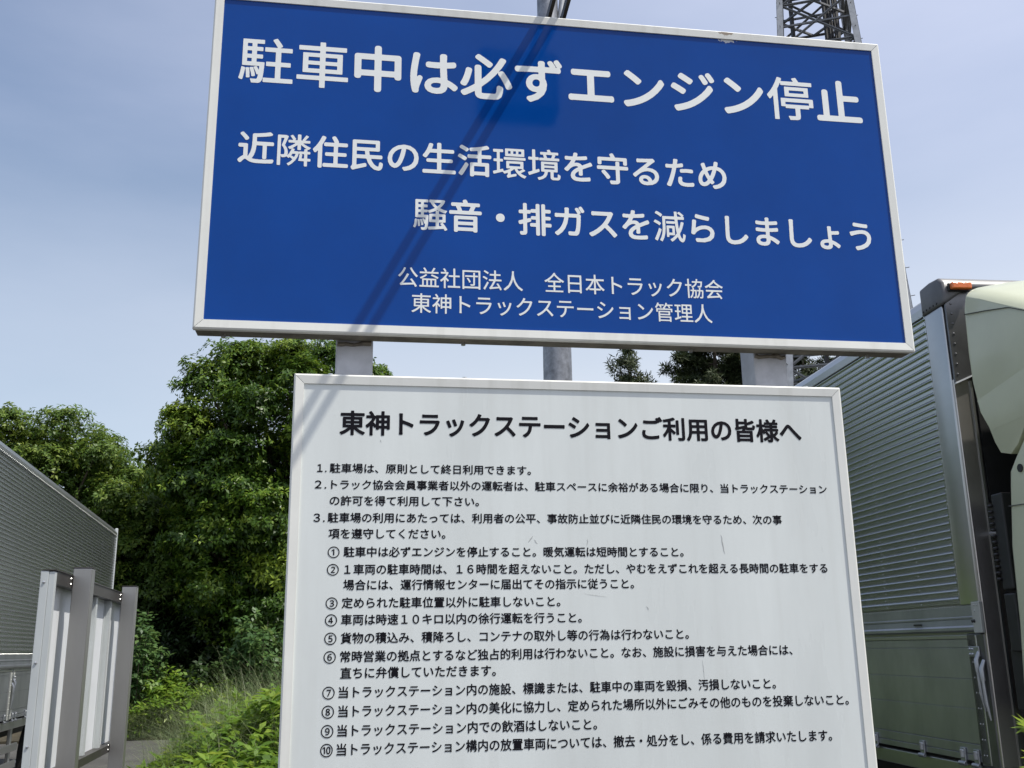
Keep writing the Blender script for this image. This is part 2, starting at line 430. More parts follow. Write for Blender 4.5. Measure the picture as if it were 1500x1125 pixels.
def round_text(body, x0, x1, zc, h, erode, grow, y, name, mat, parent, poff, res=0.0005, into=None, fine='', fine_grow=0.0):
    """text with rounded stroke ends: drawn on a grid, opened and grown with a disc, traced back to polygons"""
    co, fs = text_tris(body)
    pad = grow - erode
    p = fit(co, x0, x1, zc, h, pad)
    m = grow + 6 * res
    ox, oz = p[:, 0].min() - m, p[:, 1].min() - m
    W = int((p[:, 0].max() + m - ox) / res) + 2; H = int((p[:, 1].max() + m - oz) / res) + 2
    W += W % 2; H += H % 2
    gr = np.zeros((H, W), bool)
    thin = np.zeros((H, W), bool)          # crowded characters keep thinner strokes
    q = (p - [ox, oz]) / res
    for f in fs:
        ci = int(co[list(f), 0].mean())
        lay = thin if fine and ci < len(body) and body[ci] in fine else gr
        for k in range(1, len(f) - 1):
            a, b, c = q[f[0]], q[f[k]], q[f[k + 1]]
            xa = max(int(min(a[0], b[0], c[0])), 0); xb = int(max(a[0], b[0], c[0])) + 2
            ya = max(int(min(a[1], b[1], c[1])), 0); yb = int(max(a[1], b[1], c[1])) + 2
            X, Y = np.meshgrid(np.arange(xa, xb), np.arange(ya, yb))
            d1 = (b[0] - a[0]) * (Y - a[1]) - (b[1] - a[1]) * (X - a[0])
            d2 = (c[0] - b[0]) * (Y - b[1]) - (c[1] - b[1]) * (X - b[0])
            d3 = (a[0] - c[0]) * (Y - c[1]) - (a[1] - c[1]) * (X - c[0])
            e = 1e-6
            s = ((d1 >= -e) & (d2 >= -e) & (d3 >= -e)) | ((d1 <= e) & (d2 <= e) & (d3 <= e))
            lay[ya:yb, xa:xb] |= s[:gr[ya:yb, xa:xb].shape[0], :gr[ya:yb, xa:xb].shape[1]]

    def disc(g, rad):
        n = rad / res; k = int(n)
        o = g.copy()
        for dy in range(-k, k + 1):
            w = int(math.sqrt(max(0, n * n - dy * dy)))
            # horizontal run of half width w through a running sum
            cs = np.cumsum(np.pad(g.astype(np.int32), ((0, 0), (w + 1, w))), axis=1)
            run = (cs[:, 2 * w + 1:] - cs[:, :-(2 * w + 1)]) > 0
            if dy >= 0: o[dy:, :] |= run[:H - dy, :]
            else: o[:dy, :] |= run[-dy:, :]
        return o
    if erode: gr = ~disc(~gr, erode)
    gr = disc(gr, grow)
    if thin.any(): gr |= disc(thin, fine_grow)
    fl = gr.astype(float)
    for ax in (0, 1):
        for _ in range(2):
            fl = (np.roll(fl, 1, ax) + 2 * fl + np.roll(fl, -1, ax)) / 4
    fl = fl.reshape(H // 2, 2, W // 2, 2).mean((1, 3))
    st = res * 2
    inside = fl >= 0.5
    verts, faces, vid = [], [], {}

    def V(key, x, z):
        if key not in vid:
            vid[key] = len(verts); verts.append((ox + x * st, y, oz + z * st))
        return vid[key]
    full = inside[:-1, :-1] & inside[1:, :-1] & inside[:-1, 1:] & inside[1:, 1:]
    anyi = inside[:-1, :-1] | inside[1:, :-1] | inside[:-1, 1:] | inside[1:, 1:]
    for j in range(full.shape[0]):
        row = full[j].astype(np.int8); d = np.diff(np.concatenate(([0], row, [0])))
        for a, b in zip(np.where(d == 1)[0], np.where(d == -1)[0]):
            faces.append((V((a, j), a, j), V((b, j), b, j), V((b, j + 1), b, j + 1), V((a, j + 1), a, j + 1)))
    for j, i in zip(*np.where(anyi & ~full)):
        cs = ((i, j), (i + 1, j), (i + 1, j + 1), (i, j + 1))
        poly = []
        for k in range(4):
            (ia, ja), (ib, jb) = cs[k], cs[(k + 1) % 4]
            A, B = fl[ja, ia], fl[jb, ib]
            if A >= 0.5: poly.append(V((ia, ja), ia, ja))
            if (A >= 0.5) != (B >= 0.5):
                t = (0.5 - A) / (B - A)
                key = ('e', min(ia, ib), min(ja, jb), ia == ib)
                poly.append(V(key, ia + (ib - ia) * t, ja + (jb - ja) * t))
        if len(poly) >= 3: faces.append(tuple(poly))
    if into is not None:
        into.add(verts, faces); return None
    mb = MB(poff); mb.add(verts, faces)
    return mb.build(name, mat, parent, fix=False)


# ------------------------------------------------------------------ the signboard
SX, SY, SZ = -0.3805, 2.3298, 2.3845
SW, SH = 1.82, 0.911
BASE = (0.53, SY + 0.09, 0.0)
sb = thing('signboard', 'large signboard, blue panel with white writing above white panel of numbered rules', 'sign board', BASE)

FR = 0.0235          # visible frame width


def board(mb, x0, x1, z0, z1, y0, y1):
    mb.box(x0, x1, y0, y1, z0, z1)


def frame_bars(off, x0, x1, z0, z1, yf, yb, w):
    """four mitred bars with a hairline at each mitre, front edge slightly chamfered"""
    mb = MB(off); e = 0.0007
    c = 0.004
    o = [(x0, z0), (x1, z0), (x1, z1), (x0, z1)]
    inn = [(x0 + w, z0 + w), (x1 - w, z0 + w), (x1 - w, z1 - w), (x0 + w, z1 - w)]
    for k in range(4):
        k2 = (k + 1) % 4
        a, b, ci, di = Vector((*o[k], 0)), Vector((*o[k2], 0)), Vector((*inn[k2], 0)), Vector((*inn[k], 0))
        t = (b - a).normalized(); nrm = (di - a); nrm -= t * nrm.dot(t); nrm.normalize()
        a2, b2, c2, d2 = a + t * e, b - t * e, ci - t * e, di + t * e
        f1, f2 = a2 + (nrm + t) * c, b2 + (nrm - t) * c
        P = []
        P += [(f1.x, yf, f1.y), (f2.x, yf, f2.y), (c2.x, yf + 0.0015, c2.y), (d2.x, yf + 0.0015, d2.y)]
        P += [(a2.x, yf + c * 0.8, a2.y), (b2.x, yf + c * 0.8, b2.y)]
        P += [(a2.x, yb, a2.y), (b2.x, yb, b2.y), (c2.x, yb, c2.y), (d2.x, yb, d2.y)]
        mb.add(P, [(0, 1, 2, 3), (0, 4, 5, 1), (4, 6, 7, 5), (3, 2, 8, 9), (0, 3, 9, 6, 4), (1, 5, 7, 8, 2), (6, 9, 8, 7)])
    return mb


# posts
for px in (-0.0055, 1.0655):
    MB(BASE).box(px - 0.045, px + 0.045, SY + 0.065, SY + 0.155, 0.0, 3.20).build('post', M['post'], sb, bevel=0.004)
    # weld bead / sealant under the blue panel
random.seed(4)
seal_mat = pmat('grimy_sealant', (0.16, 0.14, 0.11), rough=0.9, var=0.5, scale=60)
for px in (-0.0055, 1.0655):
    weld = MB(BASE)
    pts = [(px - 0.041 + k * 0.0102, SY + 0.063, SZ - 0.006 + random.uniform(-.004, .002)) for k in range(9)]
    weld.tube(pts, [random.uniform(.004, .007) for _ in pts], 6)
    weld.build('sealant', seal_mat, sb)

# blue panel
bp = MB(BASE); board(bp, SX + 0.004, SX + SW - 0.004, SZ + 0.004, SZ + SH - 0.004, SY + 0.005, SY + 0.012)
blue = bp.build('blue_panel', M['blue'], sb, fix=True)
add_chip(M['blue'], (0.989 - BASE[0], 0, 3.271 - BASE[2]), (0.032, 0.013), (0.55, 0.56, 0.58))
fb = frame_bars(BASE, SX, SX + SW, SZ, SZ + SH, SY, SY + 0.016, FR).build('frame', M['frame'], blue, fix=True)
add_chip(M['frame'], (0.985 - BASE[0], 0, 3.288 - BASE[2]), (0.03, 0.007), (0.30, 0.23, 0.17))
bk = MB(BASE)
bk.box(SX + 0.006, SX + SW - 0.006, SY + 0.0125, SY + 0.028, SZ + 0.006, SZ + SH - 0.006)
bk.build('joint', M['joint'], blue)
bk = MB(BASE)
for (x0, x1, z0, z1) in ((SX + .003, SX + SW - .003, SZ + .001, SZ + .034), (SX + .003, SX + SW - .003, SZ + SH - .034, SZ + SH - .003),
                         (SX + .003, SX + .035, SZ + .0345, SZ + SH - .0345), (SX + SW - .035, SX + SW - .003, SZ + .0345, SZ + SH - .0345)):
    bk.box(x0, x1, SY + 0.0220, SY + 0.0645, z0, z1)
bk.build('back_frame', pmat('grimy_underside', (0.17, 0.155, 0.12), rough=0.7, var=0.45, scale=20, stretch=(1, 1, 1)), blue, bevel=0.002)
for bx in (-0.315, 0.26, 0.845, 1.33):
    b = MB(BASE); b.tube([(bx, SY + 0.05, SZ + 0.003), (bx, SY + 0.05, SZ - 0.006)], 0.006, 6); b.build('bolt', M['bolt'], blue)

yt = SY + 0.0044
round_text('駐車中は必ずエンジン停止', -0.3132, 1.3675, 3.1025, 0.134, 0.0026, 0.0060, yt, 'heading', M['letter_white'], blue, BASE, fine='駐車停', fine_grow=0.0019)
round_text('近隣住民の生活環境を守るため', -0.3021, 0.9586, 2.8587, 0.0885, 0.0014, 0.0033, yt, 'lettering', M['letter_white'], blue, BASE, 0.00045, fine='隣環境', fine_grow=0.0010)
round_text('騒音・排ガスを減らしましょう', 0.1294, 1.3530, 2.7047, 0.0880, 0.0014, 0.0033, yt, 'lettering', M['letter_white'], blue, BASE, 0.00045, fine='騒減', fine_grow=0.0010)
flat_text([('公益社団法人　全日本トラック協会', 0.0954, 0.9264, 2.5360, 0.0525, None)], yt, 'lettering', M['letter_white'], blue, 0.0004, BASE)
flat_text([('東神トラックステーション管理人', 0.1288, 0.8927, 2.4692, 0.0505, None)], yt, 'lettering', M['letter_white'], blue, 0.0004, BASE)

# white panel
WX0, WX1, WZ0, WZ1 = -0.1430, 1.2190, 1.02, 2.2825
wp = MB(BASE); board(wp, WX0 + .004, WX1 - .004, WZ0 + .004, WZ1 - .004, SY + 0.005, SY + 0.012)
white = wp.build('white_panel', M['white'], sb)
frame_bars(BASE, WX0, WX1, WZ0, WZ1, SY, SY + 0.016, FR).build('frame', M['frame'], white)
MB(BASE).box(WX0 + .006, WX1 - .006, SY + 0.0125, SY + 0.028, WZ0 + .006, WZ1 - .006).build('joint', M['joint'], white)
bk = MB(BASE)
for (x0, x1, z0, z1) in ((WX0 + .003, WX1 - .003, WZ0 + .002, WZ0 + .034), (WX0 + .003, WX1 - .003, WZ1 - .034, WZ1 - .003),
                         (WX0 + .003, WX0 + .035, WZ0 + .0345, WZ1 - .0345), (WX1 - .035, WX1 - .003, WZ0 + .0345, WZ1 - .0345)):
    bk.box(x0, x1, SY + 0.0220, SY + 0.0645, z0, z1)
bk.build('back_frame', M['frame'], white, bevel=0.002)
for bx in (-0.06, 0.26, 0.78, 1.135):
    b = MB(BASE); b.tube([(bx, SY + 0.02, WZ1 - 0.002), (bx, SY + 0.02, WZ1 + 0.006)], 0.006, 6); b.build('bolt', M['bolt'], white)

flat_text([('東神トラックステーションご利用の皆様へ', -0.0347, 1.1050, 2.1672, 0.0592, None)], yt, 'heading', M['letter_black'], white, 0.0017, BASE)
rules = [
    (('１.', -0.0829, -0.0610), '駐車場は、原則として終日利用できます。', -0.0543, 0.4161, 2.0599),
    (('２.', -0.0869, -0.0605), 'トラック協会会員事業者以外の運転者は、駐車スペースに余裕がある場合に限り、当トラックステーション', -0.0500, 1.1590, 2.0218),
    (None, 'の許可を得て利用して下さい。', -0.0521, 0.2915, 1.9847),
    (('３.', -0.0873, -0.0615), '駐車場の利用にあたっては、利用者の公平、事故防止並びに近隣住民の環境を守るため、次の事', -0.0555, 1.0351, 1.9458),
    (None, '項を遵守してください。', -0.0528, 0.2132, 1.9095),
    (('①', -0.0530, -0.0265), '駐車中は必ずエンジンを停止すること。暖気運転は短時間とすること。', -0.0176, 0.7812, 1.8685),
    (('②', -0.0536, -0.0270), '１車両の駐車時間は、１６時間を超えないこと。ただし、やむをえずこれを超える長時間の駐車をする', -0.0150, 1.1413, 1.8295),
    (None, '場合には、運行情報センターに届出てその指示に従うこと。', -0.0165, 0.6561, 1.7950),
    (('③', -0.0540, -0.0274), '定められた駐車位置以外に駐車しないこと。', -0.0188, 0.4790, 1.7556),
    (('④', -0.0543, -0.0276), '車両は時速１０キロ以内の徐行運転を行うこと。', -0.0191, 0.5284, 1.7188),
    (('⑤', -0.0545, -0.0278), '貨物の積込み、積降ろし、コンテナの取外し等の行為は行わないこと。', -0.0189, 0.7826, 1.6792),
    (('⑥', -0.0548, -0.0281), '常時営業の拠点とするなど独占的利用は行わないこと。なお、施設に損害を与えた場合には、', -0.0187, 1.0347, 1.6396),
    (None, '直ちに弁償していただきます。', -0.0177, 0.3274, 1.6046),
    (('⑦', -0.0550, -0.0283), '当トラックステーション内の施設、標識または、駐車中の車両を毀損、汚損しないこと。', -0.0201, 0.9870, 1.5644),
    (('⑧', -0.0552, -0.0285), '当トラックステーション内の美化に協力し、定められた場所以外にごみその他のものを投棄しないこと。', -0.0198, 1.1642, 1.5248),
    (('⑨', -0.0554, -0.0287), '当トラックステーション内での飲酒はしないこと。', -0.0207, 0.5559, 1.4848),
    (('⑩', -0.0556, -0.0289), '当トラックステーション構内の放置車両については、撤去・処分をし、係る費用を請求いたします。', -0.0210, 1.1145, 1.4462),
]
for k, (num, body, x0, x1, zc) in enumerate(rules):
    h = 0.0230 + 0.0024 * k / 16
    if num:
        circ = num[0] not in ('１.', '２.', '３.')
        flat_text([(num[0], num[1], num[2], zc - 0.0002, h * (1.22 if circ else 1.0), 0.0003 if circ else 0.0006)], yt, 'rule_number', M['letter_black'], white, 0.0003, BASE)
    flat_text([(body, x0, x1, zc, h, None)], yt, 'lettering', M['letter_black'], white, 0.00052, BASE)

def add_runs(m, amount):
    n = m.node_tree; b = n.nodes['Principled BSDF']; src = b.inputs['Base Color'].links[0].from_socket
    t = n.nodes.new('ShaderNodeTexCoord'); mpn = n.nodes.new('ShaderNodeMapping'); mpn.inputs['Scale'].default_value = (26, 1, 1.1)
    n.links.new(t.outputs['Object'], mpn.inputs['Vector'])
    nz = n.nodes.new('ShaderNodeTexNoise'); nz.inputs['Scale'].default_value = 1.0; nz.inputs['Detail'].default_value = 5
    n.links.new(mpn.outputs[0], nz.inputs['Vector'])
    mr = n.nodes.new('ShaderNodeMapRange'); mr.inputs['From Min'].default_value = .52; mr.inputs['From Max'].default_value = .78; mr.inputs['To Max'].default_value = amount
    n.links.new(nz.outputs['Fac'], mr.inputs['Value'])
    mx_ = n.nodes.new('ShaderNodeMix'); mx_.data_type = 'RGBA'; mx_.inputs[7].default_value = (.42, .41, .36, 1)
    n.links.new(mr.outputs[0], mx_.inputs[0]); n.links.new(src, mx_.inputs[6]); n.links.new(mx_.outputs[2], b.inputs['Base Color'])


add_runs(M['white'], 0.13)
add_runs(M['frame'], 0.30)
add_runs(M['alu_flat'], 0.25)

# scuffs and hair scratches on the white panel
random.seed(11)
scuff = pmat('scuff_grey', (0.44, 0.45, 0.44), rough=0.8)


def scratch(x, z, dx, dz, w):
    sc = MB(BASE); n = 6; pts = []
    for i in range(n + 1):
        t = i / n
        pts.append((x + dx * t + random.uniform(-1, 1) * w * 1.2, z + dz * t))
    for i in range(n):
        wa = w * (0.3 + 0.7 * math.sin(math.pi * i / n)); wb = w * (0.3 + 0.7 * math.sin(math.pi * (i + 1) / n))
        L = math.hypot(dx, dz); nx, nz_ = -dz / L, dx / L
        (xa, za), (xb, zb) = pts[i], pts[i + 1]
        sc.add([(xa - nx * wa, SY + .0046, za - nz_ * wa), (xb - nx * wb, SY + .0046, zb - nz_ * wb), (xb + nx * wb, SY + .0046, zb + nz_ * wb), (xa + nx * wa, SY + .0046, za + nz_ * wa)], [(0, 1, 2, 3)])
    sc.build('scratch', scuff, white, fix=False)


for s in ((0.417, 1.905, -0.010, -0.014, .0012), (0.420, 1.897, 0.008, -0.010, .0009), (0.548, 1.899, -0.002, -0.016, .0008), (0.878, 1.909, 0.006, -0.045, .0013),
          (0.535, 1.772, 0.055, -0.008, .0004), (0.683, 1.742, 0.006, -0.008, .0010), (0.812, 1.62, 0.002, -0.045, .0005), (0.455, 1.74, 0.003, 0.012, .0006),
          (0.060, 2.128, 0.002, -0.006, .0009), (0.62, 1.87, .004, -.01, .0007)):
    scratch(*s)

# lamp arms reaching over the top edge from the back of the blue panel, with a floodlight at their end
D = Vector((0.045, -1.0, 0.30))
for (ax, az) in ((0.507, 3.372), (0.551, 3.385)):
    a = MB(BASE)
    p0 = Vector((ax, SY, az))
    st_ = p0 - D * 0.105
    a.bar(st_, p0 + D * 1.03, 0.010, 0.024)
    a.bar((st_.x, st_.y + 0.004, st_.z + 0.012), (st_.x, st_.y + 0.004, 2.9), 0.0125, 0.030, up=(0, 1, 0))
    a.build('lamp_arm', M['dark_metal'], sb)
fl = MB(BASE)
fl.box(0.572 - .15, 0.572 + .15, 1.27, 1.39, 3.56, 3.82)
lamp = fl.build('floodlight', M['dark_metal'], sb, bevel=0.02)
MB(BASE).box(0.572 - .125, 0.572 + .125, 1.392, 1.398, 3.585, 3.795).build('lens', M['lens'], lamp)


# ------------------------------------------------------------------ trucks
def build_truck(name, label, loc, th, cab_paint, box_len=9.6, low=0.0):
    root = thing(name, label, 'truck', loc, -th, 'trucks parked at the truck stop')
    HX = 1.245
    # core of the cargo box
    core = MB().box(-HX + .03, HX - .03, 0.02, box_len - .02, 1.02, 3.66).build('cargo_box', M['alu_flat'], root)
    # roof
    MB().sweep_y([(-HX + .10, 3.745), (-HX + .09, 3.662), (HX - .09, 3.662), (HX - .10, 3.745), (0, 3.76)], 0.06, box_len - .01, closed=True).build('roof', M['alu_flat'], root)
    # front wall: sheet with vertical stiffeners and corner trims
    fw = MB(); fw.box(-HX + .10, HX - .10, -0.004, 0.018, 1.0, 3.6)
    for k in range(8):
        x = -HX + .36 + k * 0.22
        fw.box(x - .02, x + .02, -0.016, -0.0045, 1.1, 3.1)
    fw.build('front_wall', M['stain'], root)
    MB().box(-HX + .125, HX - .125, -0.030, -0.0165, 2.42, 3.16).build('darkening_panel', M['black_plastic'], root)  # black panel added to darken the cab-shaded upper part of the front wall
    fp = MB()
    P = [(-HX + .004, 3.115), (-HX + .16, 3.182), (HX - .16, 3.182), (HX - .004, 3.115), (HX - .004, 3.60), (HX - .14, 3.70), (-HX + .14, 3.70), (-HX + .004, 3.60)]
    n_ = len(P)
    fp.add([(x, -.036, z) for x, z in P] + [(x, -.020, z) for x, z in P], [tuple(range(n_)), tuple(reversed(range(n_, 2 * n_)))] + [(k, (k + 1) % n_, n_ + (k + 1) % n_, n_ + k) for k in range(n_)])
    for s in (-1, 1):
        for k in range(8):
            fp.dome((s * (HX - .026 - .0015 * k), -0.036, 3.165 + k * .062), 0.0085, (0, -1, 0))
    plate = fp.build('front_plate', M['dark_plate'], root)
    et = MB()
    for (xa, za), (xb, zb) in zip(P[:3], P[1:4]): et.bar((xa, -.032, za - .004), (xb, -.032, zb - .004), .024, .009)
    et.build('edge_trim', M['sheet'], plate)
    for s in (-1, 1):
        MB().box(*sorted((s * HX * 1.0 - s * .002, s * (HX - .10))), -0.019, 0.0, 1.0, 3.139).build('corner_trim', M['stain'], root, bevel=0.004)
        t = MB(); t.box(*sorted((s * (HX - .098), s * (HX - .112))), -0.026, -0.0195, 1.0, 3.13); t.build('trim_edge', M['alu_flat'], root)
    # top cap across the front
    cp = MB(); xs = [(-HX - .012, 3.598), (-HX + .012, 3.603), (-HX + .14, 3.688), (0, 3.69), (HX - .14, 3.688), (HX - .012, 3.603), (HX + .012, 3.598)]
    vv = []
    for x, zl in xs:
        vv += [(x, -.045, zl), (x, -.05, zl + (3.73 - zl) * .45), (x, -.040, 3.735), (x, 0.0, 3.772), (x, .10, 3.780), (x, .215, 3.771), (x, .215, 3.60 if abs(x) > HX - .03 else 3.70)]
    ff = [tuple(range(7)), tuple(len(vv) - 7 + k for k in reversed(range(7)))]
    for i in range(len(xs) - 1):
        for k in range(7): ff.append((i * 7 + k, i * 7 + (k + 1) % 7, (i + 1) * 7 + (k + 1) % 7, (i + 1) * 7 + k))
    cp.add(vv, ff)
    cap = cp.build('top_cap', M['grey_plastic'], root, bevel=0.016, segs=3, smooth=True, angle=50)
    for s in (-1, 1):
        for k in range(5):
            rv = MB().dome((s * (HX + .012), 0.03 + k * .04, 3.622), 0.008, (s, 0, 0)); rv.build('rivet', M['black_plastic'], cap)
        mb_ = MB().box(*sorted((s * (HX - .022), s * (HX - .160))), -0.062, -0.046, 3.672, 3.722); mb_.build('lamp_base', M['black_plastic'], cap, bevel=.004)
        m_ = MB().box(*sorted((s * (HX - .028), s * (HX - .154))), -0.094, -0.0625, 3.677, 3.719)
        m_.build('marker_lamp', M['amber'], root, bevel=0.008)
    # both sides
    for s in (-1, 1):
        X = lambda o: s * (HX + o)
        # ribbed skin
        per = 0.0434; n = 40 + int(round(low / 0.0434)); z0 = 3.602 - n * per
        prof = []
        for k in range(n):
            z = z0 + k * per
            prof += [(X(-.011), z), (X(-.011), z + .0225), (X(-.001), z + .0235), (X(0.0020), z + .0265), (X(0.0015), z + .0295), (X(-.0025), z + .0345), (X(-.0075), z + .0400)]
        prof.append((X(-.011), z0 + n * per))
        sk = MB(); sk.sweep_y(prof, 0.205, box_len - .06)
        yy = 0.215; c = 0
        while yy < box_len - .1:
            for k in range(n):
                if (c % 4 == 0) or (k % 2 == 0 and c % 2 == 0):
                    sk.dome((X(-.011), yy + (0.011 if k % 2 else 0.0), z0 + k * per + .012), 0.0058, (s, 0, 0), n=5)
            yy += 0.225; c += 1
        for k in range(n):   # clips on the end of each rib beside the pillar
            sk.box(*sorted((X(-.006), X(0.002))), 0.201, 0.212, z0 + k * per + .023, z0 + k * per + .040)
        sk.build('ribbed_side', M['alu'], root, fix=False)
        # top rail, with its rivet row
        tr = MB().sweep_y([(X(-.012), 3.603), (X(0.004), 3.603), (X(0.004), 3.655), (X(-.02), 3.705), (X(-.085), 3.752), (X(-.10), 3.735), (X(-.03), 3.66)], 0.217, box_len - .02, closed=True)
        yy = 0.26
        while yy < box_len - .05:
            tr.dome((X(0.004), yy, 3.612), 0.0045, (s, 0, 0), n=5); yy += 0.06
        tr.build('top_rail', M['alu_flat'], root)
        # front pillar
        pl_ = MB().box(*sorted((X(-.03), X(0.006))), -0.002, 0.198, 1.852 - low, 3.598)
        pil = pl_.build('front_pillar', M['alu_flat'], root, bevel=0.010, segs=3, smooth=True)
        MB().box(*sorted((X(-.03), X(0.002))), -0.002, 0.180, 0.99, 1.70 - low).build('lower_pillar', M['dark_plate'], root, bevel=0.008)
        rp_ = MB().box(*sorted((X(-.035), X(0.008))), box_len - .058, box_len + .004, 1.0, 3.74)
        rp_.build('rear_pillar', M['channel'], root, bevel=0.01)
        # side rail under the ribs
        rl = MB()
        rl.sweep_y([(X(a_), b_ - low) for a_, b_ in ((-.02, 1.706), (.012, 1.706), (.020, 1.716), (.020, 1.732), (.010, 1.742), (.006, 1.776), (.013, 1.780), (.013, 1.788), (.004, 1.793), (.003, 1.853), (-.02, 1.855))], 0.05, box_len - .065, closed=True)
        rail = rl.build('side_rail', M['gate'], root)
        rv = MB(); yy = 0.26
        while yy < box_len - .1:
            rv.dome((X(.002), yy, 1.850 - low), 0.0055, (s, 0, 0), n=5); yy += 0.028
        r_ = rv.build('rivet_row', M['alu_flat'], rail); r_['kind'] = 'stuff'
        br = MB().box(*sorted((X(.0055), X(.026))), -0.03, 0.052, 1.700 - low, 1.868 - low)
        for (yy, zz) in ((0.02, 1.85), (0.02, 1.82), (-0.01, 1.85)): br.dome((X(.026), yy, zz - low), 0.007, (s, 0, 0))
        br.build('rail_bracket', M['trim'], rail, bevel=0.006)
        bt = MB()
        for yy in (0.075, 0.035): bt.dome((X(.026 if yy < .05 else .012), yy, 1.765 - low), 0.011, (s, 0, 0), h=0.8)
        bt.build('bolt', M['black_plastic'], rail)
        for yy in np.arange(0.65, box_len, 1.9):
            MB().box(*sorted((X(.011), X(.016))), yy, yy + .09, 1.752 - low, 1.762 - low).build('drain_slot', M['black_plastic'], rail)
        # gates: planked, with edge trims, rivets, hinges
        cuts = [0.10, 3.28, 6.42, box_len - .08]
        for gi in range(3):
            y0, y1 = cuts[gi] + (0.03 if gi else 0.0), cuts[gi + 1] - 0.03
            gp = MB()
            for (za, zb) in ((1.010, 1.044), (1.047, 1.1), (1.103, 1.29), (1.2915, 1.45), (1.4515, 1.62 - low * .9), (1.6215 - low * .9, 1.668 - low)):
                gp.box(*sorted((X(-.035), X(-.004))), y0, y1, za, zb)
            gate = gp.build('side_gate', M['gate'], root, bevel=0.0012, segs=1)
            gt = MB().box(*sorted((X(-.036), X(.001))), y0, y1, 1.6695 - low, 1.692 - low)
            gt.build('gate_cap', M['alu_flat'], gate, bevel=0.003)
            for (ya, yb) in ((y0 - .002, y0 + .060), (y1 - .060, y1 + .002)):
                e_ = MB().box(*sorted((X(-.0035), X(.002))), ya, yb, 1.012, 1.664 - low)
                for k in range(8):
                    for q_ in (0.3, 0.72):
                        e_.dome((X(.002), ya + (yb - ya) * q_, 1.05 + k * (.082 - low / 8)), 0.0055, (s, 0, 0))
                e_.build('gate_edge', M['trim'], gate)
            w_ = MB().box(*sorted((X(-.03), X(.004))), y0 - .022, y0 - .006, 1.0, 1.69 - low); w_.build('weather_strip', M['alu_flat'], gate, bevel=.004)
            for zc_ in (1.60 - low,):
                kp = MB().box(*sorted((X(.0025), X(.010))), y0 - .045, y0 + .062, zc_ - .028, zc_ + .028)
                for (a_, b_) in ((.02, .014), (.045, .014), (.02, -.014), (.045, -.014)): kp.dome((X(.010), y0 + a_, zc_ + b_), 0.009, (s, 0, 0), h=.9)
                kp.build('keeper_plate', M['gate'], gate, bevel=.003)
            for yy in [y0 + .12, y0 + .26] + list(np.arange(y0 + .72, y1 - .2, .62)) + [y1 - .16]:
                h_ = MB()
                h_.tube([(X(.006), yy, 1.066), (X(.006), yy + .0001, 1.02)], 0.016, 8)
                h_.box(*sorted((X(-.0035), X(.008))), yy - .026, yy + .026, 0.998, 1.075)
                for (a_, b_) in ((-.012, 1.055), (.012, 1.055), (0, 1.03)): h_.dome((X(.008), yy + a_, b_), 0.007, (s, 0, 0), h=.9)
                h_.tube([(X(.012), yy - .034, .99), (X(.012), yy + .034, .99)], 0.013, 8)
                h_.build('hinge', M['gate'], gate, bevel=.004)
        # latches hanging in the gap between gate and pillar, and at the middle posts
        for yc in (0.045, 3.28, 6.42):
            lt = MB().box(*sorted((X(-.03), X(-.012))), yc - .04 if yc > 1 else yc - .03, yc + .04, 1.0, 1.70 - low)
            post = lt.build('gate_post', M['channel' if yc > 1 else 'chassis'], root)
            for j, (dy, dz) in enumerate(((.022, 0.0), (-.018, -.045))):
                lv = MB()
                lv.tube([(X(.004), yc + dy, 1.60 + dz - low), (X(.024), yc + dy, 1.555 + dz - low), (X(.022), yc + dy, 1.49 + dz - low)], [.010, .015, .013], 8)
                lv.tube([(X(.024), yc + dy, 1.50 + dz - low), (X(.021), yc + dy - .003, 1.38 + dz - low), (X(.012), yc + dy - .010, 1.285 + dz - low)], [.009, .011, .005], 8)
                lv.build('latch_lever', M['gate'], post, smooth=True)
        # lower sill and side guard
        MB().box(*sorted((X(-.05), X(-.012))), 0.0, box_len - .06, 0.90, 0.988).build('floor_sill', M['alu_flat'], root, bevel=.006)
        gd = MB()
        for zz in (0.48, 0.66): gd.box(*sorted((X(-.05), X(-.02))), 0.6, 3.9, zz, zz + .08)
        for yy in (0.8, 2.2, 3.7): gd.box(*sorted((X(-.09), X(-.051))), yy, yy + .06, .44, .9)
        gd.build('side_guard', M['alu_flat'], root, bevel=.006)
        # mudguard arches, bright edge
        for yc in (5.6, 6.85):
            a_ = MB(); n_ = 14; pts = []
            for k in range(n_ + 1):
                an = math.pi * k / n_
                pts.append((X(-.03), yc - .58 * math.cos(an), .43 + .50 * math.sin(an)))
            a_.tube(pts, .03, 6); a_.build('mudguard', M['sheet'], root)
            w = MB()
            w.tube([(X(-.30), yc, .45), (X(-.28), yc, .45), (X(-.07), yc, .45), (X(-.05), yc, .45)], [.38, .44, .44, .38], 28)
            wh = w.build('wheel', M['tyre'], root, smooth=True)
            r = MB(); r.tube([(X(-.20), yc, .45), (X(-.044), yc, .45)], [.25, .27], 20); r.tube([(X(-.044), yc, .45), (X(-.02), yc, .45)], [.10, .09], 12)
            for k in range(8):
                an = k * math.pi / 4; r.dome((X(-.044), yc + .18 * math.cos(an), .45 + .18 * math.sin(an)), .016, (s, 0, 0))
            r.build('rim', M['galv'], wh, smooth=True)
    # underside
    ch = MB()
    for s in (-.42, .42): ch.box(s - .05, s + .05, -2.2, box_len - .1, .62, .88)
    for yy in np.arange(.5, box_len, 1.4): ch.box(-1.1, 1.1, yy, yy + .08, .885, 1.0)
    ch.build('chassis_frame', M['chassis'], root)
